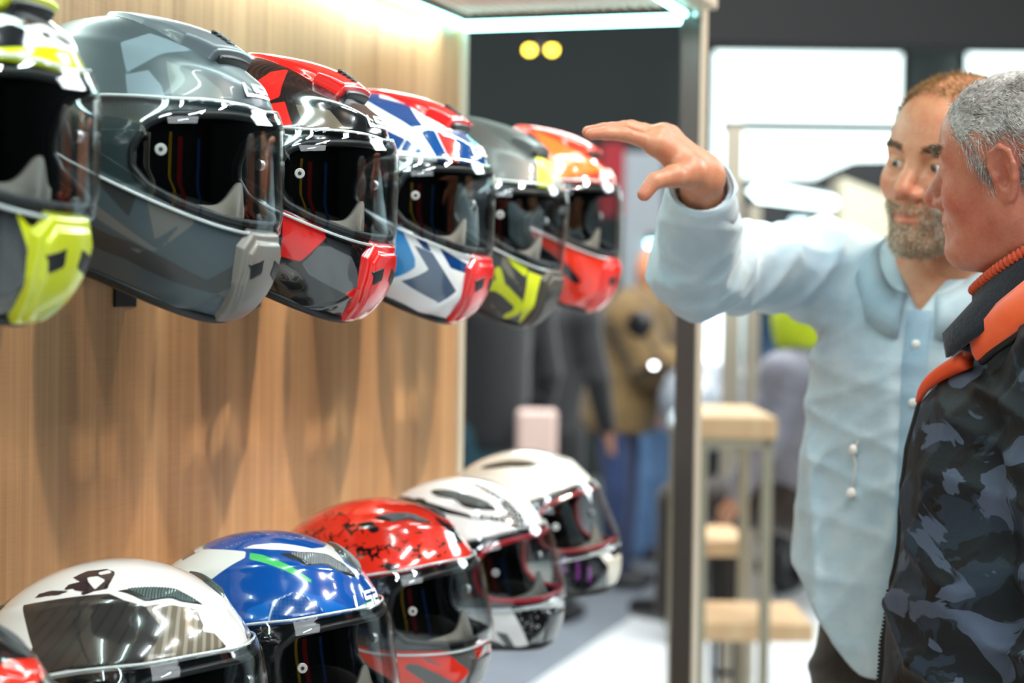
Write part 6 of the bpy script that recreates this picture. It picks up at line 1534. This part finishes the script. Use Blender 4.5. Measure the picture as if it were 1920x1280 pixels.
# ---------------------------------------------------------------- visitors in the distance (out of focus)
def visitor(px, Z, face, label, jacket, trousers, hair, skin='#c08a6c', lean=0.0, seated=None, H=1.0, puffer=False, hood=None, arms='down', group='visitors in the background'):
    B = np.array(at(px, 800, Z)); B[2] = 0; f, l = axes(*face); up = v3(0, 0, 1)
    hipz = .90 * H if seated is None else seated + .08
    hip = B + up * hipz; chest = hip + up * .42 * H + f * lean * .42; neck = hip + up * .56 * H + f * lean * .62; head = neck + up * .17 * H + f * (.03 + lean * .18)
    shs = [chest + up * .08 * H + l * s_ * .185 * H for s_ in (-1, 1)]
    if arms == 'down': el = [s_ + l * sg * .06 - up * .27 * H + f * .02 for s_, sg in zip(shs, (-1, 1))]; wr = [e + f * .10 - up * .22 * H for e in el]
    else: el = [s_ + f * .12 - up * .24 * H for s_ in shs]; wr = [e + f * .24 - up * .02 for e in el]
    if seated is None: kn = [B + l * s_ * .09 + up * .48 * H + f * .02 for s_ in (-1, 1)]; an = [B + l * s_ * .10 + up * .06 for s_ in (-1, 1)]
    else: kn = [hip + f * .46 + l * s_ * .12 - up * .06 for s_ in (-1, 1)]; an = [k_ - up * (.42 if s_ < 0 else .38) + f * .03 * s_ for k_, s_ in zip(kn, (-1, 1))]
    hips = [hip + l * s_ * .09 - up * .04 for s_ in (-1, 1)]
    def body(P):
        d = s_ell((P - head) @ np.stack([f, l, up], 1), v3(0, 0, 0), v3(.098, .077, .122) * H); d = smin(d, s_cone(P, head - up * .05 + f * .03, head - up * .085 + f * .06, .05, .03), .03)
        d = smin(d, s_cone(P, head + f * .085 - up * .005, head + f * .108 - up * .03, .010, .013), .012); d = smin(d, s_sph(P, head + l * .078 - up * .01, .016), .012); d = smin(d, s_sph(P, head - l * .078 - up * .01, .016), .012)
        d = smin(d, s_cone(P, head - up * .08, chest, .055, .07), .04); d = smin(d, s_cone(P, chest, hip, .12, .12), .05)
        for a, b_, c in zip(shs, el, wr):
            d = smin(d, s_cone(P, a, b_, .045, .038), .03); d = smin(d, s_cone(P, b_, c, .036, .026), .02)
            dn = (c - b_) / np.linalg.norm(c - b_); d = smin(d, s_cone(P, c + dn * .03, c + dn * .09, .030, .024), .02)
            for k in range(4): o = (f if arms == 'down' else l) * (.026 - .017 * k); d = smin(d, s_cone(P, c + dn * .08 + o, c + dn * (.165 - .008 * abs(k - 1)) + o * 1.15, .010, .008), .006)
            d = smin(d, s_cone(P, c + dn * .03, c + dn * .09 + (f if arms == 'down' else up) * .045, .013, .010), .008)
        for a, b_, c in zip(hips, kn, an): d = smin(d, s_cone(P, a, b_, .075, .05), .03); d = smin(d, s_cone(P, b_, c, .05, .035), .02)
        return d
    allp = np.array([head, hip, B] + shs + el + wr + kn + an + hips)
    lo = allp.min(0) - .22; hi = allp.max(0) + .24; lo[2] = max(lo[2], .0)
    V, F = sdf_mesh(body, lo, hi, .0145)
    o = mesh_obj('person', V - B, F, mat('skin_tone', skin, .5), loc=B); tag(o, label, 'person', group)
    def jk(P):
        d = s_cone(P, chest + up * .02, hip - up * .02, .155, .150); d = smax(d, -(1e-9 + 0 * d) - 1, .01) if False else d
        d = smin(d, s_cone(P, chest + up * .06, neck - up * .02, .10, .075), .05)
        for a, b_, c in zip(shs, el, wr): d = smin(d, s_cone(P, a, chest + up * .05, .075, .09), .04); d = smin(d, smin(s_cone(P, a, b_, .066, .058), s_cone(P, b_, c, .058, .045), .02), .03)
        if puffer: d = d - .045 - .010 * np.abs(np.sin(P[:, 2] * 52))
        return smax(d, (hip[2] - .10) - P[:, 2], .02)
    V, F = sdf_mesh(jk, lo, hi, .0145); mesh_obj('jacket', V - B, F, jacket, o)
    def tr(P):
        d = s_cone(P, hip + up * .04, hip - up * .04, .135, .13)
        for a, b_, c in zip(hips, kn, an): d = smin(d, s_cone(P, a, b_, .098, .070), .03); d = smin(d, s_cone(P, b_, c, .072, .056), .02)
        return d
    V, F = sdf_mesh(tr, lo, hi, .0145); mesh_obj('trousers', V - B, F, trousers, o)
    hr = lambda P: smax(s_ell((P - head - up * .012 + f * .010) @ np.stack([f, l, up], 1), v3(0, 0, 0), v3(.106, .086, .124) * H), ((P - head) @ (f * .75 - up * .65)) - .012, .01) if not hood else smax(s_ell((P - head + f * .01) @ np.stack([f, l, up], 1), v3(0, 0, 0), v3(.135, .115, .145)), ((P - head) @ f) - .055, .01)
    V, F = sdf_mesh(hr, head - .2, head + .2, .010); mesh_obj('hair' if not hood else 'hood', V - B, F, hood or hair, o)
    for a in an:
        V, F = sdf_mesh(lambda P: smax(s_cone(P, a - up * .01 - f * .02, a - up * .02 + f * .15, .048, .036), (a[2] - .055) - P[:, 2], .005), a - .26, a + .26, .012); mesh_obj('shoe', V - B, F, M_SHOE, o)
    return o
M_BLACKCLOTH = cloth_mat('black_jacket_cloth', '#0b0c0e', '#121417'); M_OLIVE = cloth_mat('olive_brown_quilt', '#5f4a2a', '#7d6238', 10); M_JEANS = cloth_mat('navy_jeans', '#1c2a4a', '#2c4170', 12)
M_TEAL = cloth_mat('teal_jeans', '#123843', '#1b4c58'); M_DARKHAIR = mat('dark_hair', '#1d1511', .6); M_ORHAIR = mat('ginger_hair', '#c8683c', .6)
visitor(925, 8.2, (-.3, 1), 'person in a black jacket and teal jeans standing just past the wooden wall', M_BLACKCLOTH, M_TEAL, M_DARKHAIR, H=1.03)
visitor(1025, 8.8, (.5, .9), 'person in dark clothes standing between the black-jacketed and the olive-jacketed visitors', cloth_mat('dark_grey_cloth', '#0f0f11', '#171719'), cloth_mat('black_trousers', '#0b0b0d', '#121215'), M_DARKHAIR)
visitor(1158, 9.9, (.8, -.25), 'visitor in an olive-brown quilted jacket and blue jeans leaning to the right', M_OLIVE, M_JEANS, mat('fair_hair', '#d58a62', .6), skin='#e09a78', lean=.22, puffer=True, arms='fwd')
visitor(1216, 11.0, (.9, -.4), 'visitor in a pink top and light blue jeans behind the olive-jacketed one', cloth_mat('pink_cloth', '#c06a78', '#dd8f95'), cloth_mat('light_blue_jeans', '#5d86b8', '#7ea5d0'), M_ORHAIR, skin='#e09a86')
visitor(1424, 10.6, (-.7, -.7), 'person in a petrol blue jacket standing behind the motorcycle', cloth_mat('petrol_cloth', '#12334d', '#1b4766'), cloth_mat('petrol_trousers', '#12293d', '#183a55'), M_DARKHAIR, arms='fwd')
visitor(1512, 6.5, (-.7, .7), 'seated person with lilac-grey jacket, dark trousers and bright yellow hood', cloth_mat('lilac_grey_cloth', '#77757f', '#918f9a'), cloth_mat('dark_brown_trousers', '#2a211c', '#43362e'), M_DARKHAIR, seated=.76, H=.80, hood=cloth_mat('high_visibility_yellow', '#c5d916', '#dcea2c'))
b = MB(); p = at(1006, 812, 8.0); b.box(-v3(.085, .05, .10), v3(.085, .05, .10), .015, R=RH, c=p); o = b.build('shopping_bag', mat('pale_pink_paper', '#d3b5aa', .7)); tag(o, 'pale pink paper bag carried by the dark-clothed visitors', 'bag')
for sg in (-1, 1):
    h_ = MB(); h_.tube([p + rh * (.04 * math.cos(t)) + v3(0, 0, .10 + .06 * math.sin(t)) + ah * .03 * sg for t in np.linspace(0, PI, 12)], .003, 6); h_.build('handle', M_BLACKMETAL, o)
# ---------------------------------------------------------------- touring motorcycle on show
MC = np.array(at(1400, 800, 9.2)); MC[2] = 0; mf, ml = axes(-.42, -.9); up = v3(0, 0, 1)
moto = empty('motorcycle', tuple(MC), 'grey and silver touring motorcycle parked behind the display table', 'motorcycle')
L = lambda x, y, z: v3(x, y, z)
RM = np.stack([mf, ml, up], 1)
moto.rotation_euler = Matrix([[RM[i][j] for j in range(3)] for i in range(3)]).to_euler()
def msdf(name, f, lo, hi, h, m, parent=moto):
    V, F = sdf_mesh(f, lo, hi, h); return mesh_obj(name, V, F, m, parent)
M_SILVER = mat('silver_fairing', '#858b92', .3, coat=.5); M_DARKPL = mat('dark_moulding', '#1e2022', .4); M_BRONZE = mat('bronze_engine', '#6b5a3e', .4, metal=.5); M_SEAT = mat('grey_seat_vinyl', '#8a8494', .6)
for x in (-.72, .76):
    b = MB(); b.tube([(x + .29 * math.cos(t), 0, .32 + .29 * math.sin(t)) for t in np.linspace(0, 2 * PI, 48, endpoint=False)], .055, 12, closed=True); w = b.build('tyre', M_RUBBER, moto, smooth=True)
    b = MB(); b.lathe([(.05, -.05), (.05, .05)], 20, (x, 0, .32), np.array([[1, 0, 0], [0, 0, 1], [0, -1, 0]]))
    for k in range(10): t = 2 * PI * k / 10; b.tube([(x, 0, .32), (x + .24 * math.cos(t), 0, .32 + .24 * math.sin(t))], .010, 6)
    b.tube([(x + .24 * math.cos(t), 0, .32 + .24 * math.sin(t)) for t in np.linspace(0, 2 * PI, 40, endpoint=False)], .018, 8, closed=True); b.build('wheel_rim', M_STEEL, w, smooth=True)
msdf('fuel_tank', lambda P: smin(s_ell(P, L(.12, 0, 1.02), L(.30, .19, .17)), s_ell(P, L(.34, 0, .98), L(.16, .24, .18)), .08), (-.3, -.35, .75), (.6, .35, 1.3), .014, M_SILVER)
msdf('front_fairing', lambda P: smax(smin(s_ell(P, L(.62, 0, 1.02), L(.26, .20, .20)), s_cone(P, L(.60, 0, .95), L(.92, 0, .86), .12, .04), .08), -s_ell(P, L(.48, 0, 1.12), L(.20, .15, .16)), .02), (.2, -.35, .7), (1.1, .35, 1.35), .014, M_SILVER)
b = MB(); vv = []; 
for i in range(9):
    for j in range(9): u_, w_ = i / 8, j / 8 - .5; vv.append((.74 - .26 * u_ - .12 * (2 * w_) ** 2, w_ * .34 * (1 - .3 * u_), 1.12 + .36 * u_))
b.add(vv, [(i * 9 + j, i * 9 + j + 1, (i + 1) * 9 + j + 1, (i + 1) * 9 + j) for i in range(8) for j in range(8)]); o = b.build('windscreen', mat('frosted_windscreen', '#b9ccd2', .1, coat=1), moto, smooth=True); solidify(o, .005)
msdf('seat', lambda P: smin(s_cone(P, L(-.12, 0, .86), L(-.70, 0, .96), .10, .09), s_ell(P, L(-.35, 0, .85), L(.3, .15, .08)), .05), (-.95, -.3, .6), (.15, .3, 1.15), .014, M_SEAT)
msdf('engine', lambda P: smin(s_ell(P, L(.08, 0, .52), L(.26, .20, .20)), s_cone(P, L(.0, -.22, .52), L(.0, .22, .52), .12, .12), .06) + .006 * np.sin(P[:, 2] * 120), (-.35, -.4, .2), (.5, .4, .85), .014, M_BRONZE)
msdf('body_frame', lambda P: np.minimum.reduce([s_cone(P, L(.45, 0, .85), L(-.55, 0, .75), .05, .05), s_cone(P, L(.45, 0, .85), L(.25, 0, .4), .04, .04), s_cone(P, L(-.2, 0, .5), L(-.72, .10, .32), .03, .03)]), (-.9, -.2, .2), (.6, .25, 1.0), .014, M_DARKPL)
for sg in (-1, 1):
    b = MB(); b.tube([(.50, .10 * sg, 1.05), (.76, .10 * sg, .32)], .028, 10); b.build('fork', M_PIN, moto, smooth=True)
    b = MB(); b.tube([(.44, .05 * sg, 1.10), (.42, .28 * sg, 1.16), (.34, .42 * sg, 1.14)], .016, 8); hb_ = b.build('handlebar', M_BLACKMETAL, moto, smooth=True)
    b = MB(); b.tube([(.42, .24 * sg, 1.16), (.48, .36 * sg, 1.34)], .007, 6); b.lathe([(.0001, -.012), (.06, -.010), (.065, 0), (.06, .010), (.0001, .012)], 16, (.48, .37 * sg, 1.37), np.array([[0, 0, 1], [0, 1, 0], [-1, 0, 0]])); b.build('mirror', M_BLACKMETAL, hb_, smooth=True)
b = MB(); b.lathe([(.0001, .02), (.05, .015), (.065, 0), (.065, -.03)], 20, (.905, 0, .95), np.array([[0, 0, 1], [0, 1, 0], [-1, 0, 0]])); b.build('headlight', mat('headlight_glass', '#e8f4f8', .1, coat=1), moto, smooth=True)
def on_moto(o):
    mw = Matrix.Translation(moto.location) @ moto.rotation_euler.to_matrix().to_4x4(); inv = mw.inverted()
    for q in [o] + list(o.children): q.data.transform(inv)
    o.parent = moto; o.name = 'glint_bead'
    for k_ in ('label', 'category', 'group'):
        if k_ in o: del o[k_]
M_GLINTW = mat('white_glint', '#ffffff', .3, emit=(.7, 1, 1, 1), estr=60)  # glints around the motorcycle, put in as small glowing beads
on_moto(lamp(1333, 612, 9.0, .022, M_GLINTW, 'small round white glow bead put in for a headlight glint', 'glow_spot'))
on_moto(lamp(1406, 644, 9.0, .014, mat('warm_glint', '#ffe0c0', .3, emit=(1, .85, .65, 1), estr=22), 'small warm glow bead put in for a glint right of the white one', 'glow_spot'))
on_moto(lamp(1226, 684, 8.9, .014, mat('dim_glint', '#c8ccd0', .3, emit=(.9, .9, .95, 1), estr=9), 'small dim glow bead put in by the dark wheel shapes left of the post', 'glow_spot'))
lamp(1222, 457, 11.47, .030, mat('cyan_led', '#a0e8ff', .3, emit=(.4, .9, 1, 1), estr=7), 'pale cyan lamp on the pale grey pillar beyond the sleeve', 'glow_spot')
lamp(1500, 420, 9.83, .055, mat('blue_white_glow', '#d0f0ff', .3, emit=(.6, .9, 1, 1), estr=2.0), 'blue-white glowing globe put in for a round highlight above the denim shoulder', 'glow_spot')  # glowing globe added in place of a bright helmet-like highlight
# unseen area lights added to brighten the far floor and stands
area_light('far_floor_fill', tuple(at(1380, -500, 7.2)), tuple(fl(1400, 1200)), 2.4, 2.0, 170, (.95, .99, 1.0))
area_light('far_hall_fill', tuple(RH @ v3(0, 9.5, 4.9)), tuple(RH @ v3(0, 12, 1)), 5, 2.0, 160, (.95, .97, 1.0))
# unseen panels added behind the camera for the visors to mirror
for (x, y, w, hgt, c, nm) in ((1.35, -1.6, .22, 2.3, '#d9a81c', 'amber yellow'), (2.5, -1.9, .55, 2.2, '#a51d1d', 'deep red'), (.2, -2.3, .35, 2.4, '#c9c4b8', 'pale cream'), (3.4, -.6, .5, 2.1, '#2a5fa8', 'royal blue')):
    r_ = empty('visor_reflector', (x, y, 0), '%s panel added behind the camera for visor reflections' % nm, 'banner', 'panels added for visor reflections')
    b = MB(); b.box((-w / 2, -.01, .05), (w / 2, .01, hgt)); b.build('banner_sheet', mat(nm.replace(' ', '_') + '_sheet', c, .6), r_)
    b = MB(); b.box((-w / 2 - .02, -.08, 0), (w / 2 + .02, .08, .06), .01); b.build('base', M_BLACKMETAL, r_)
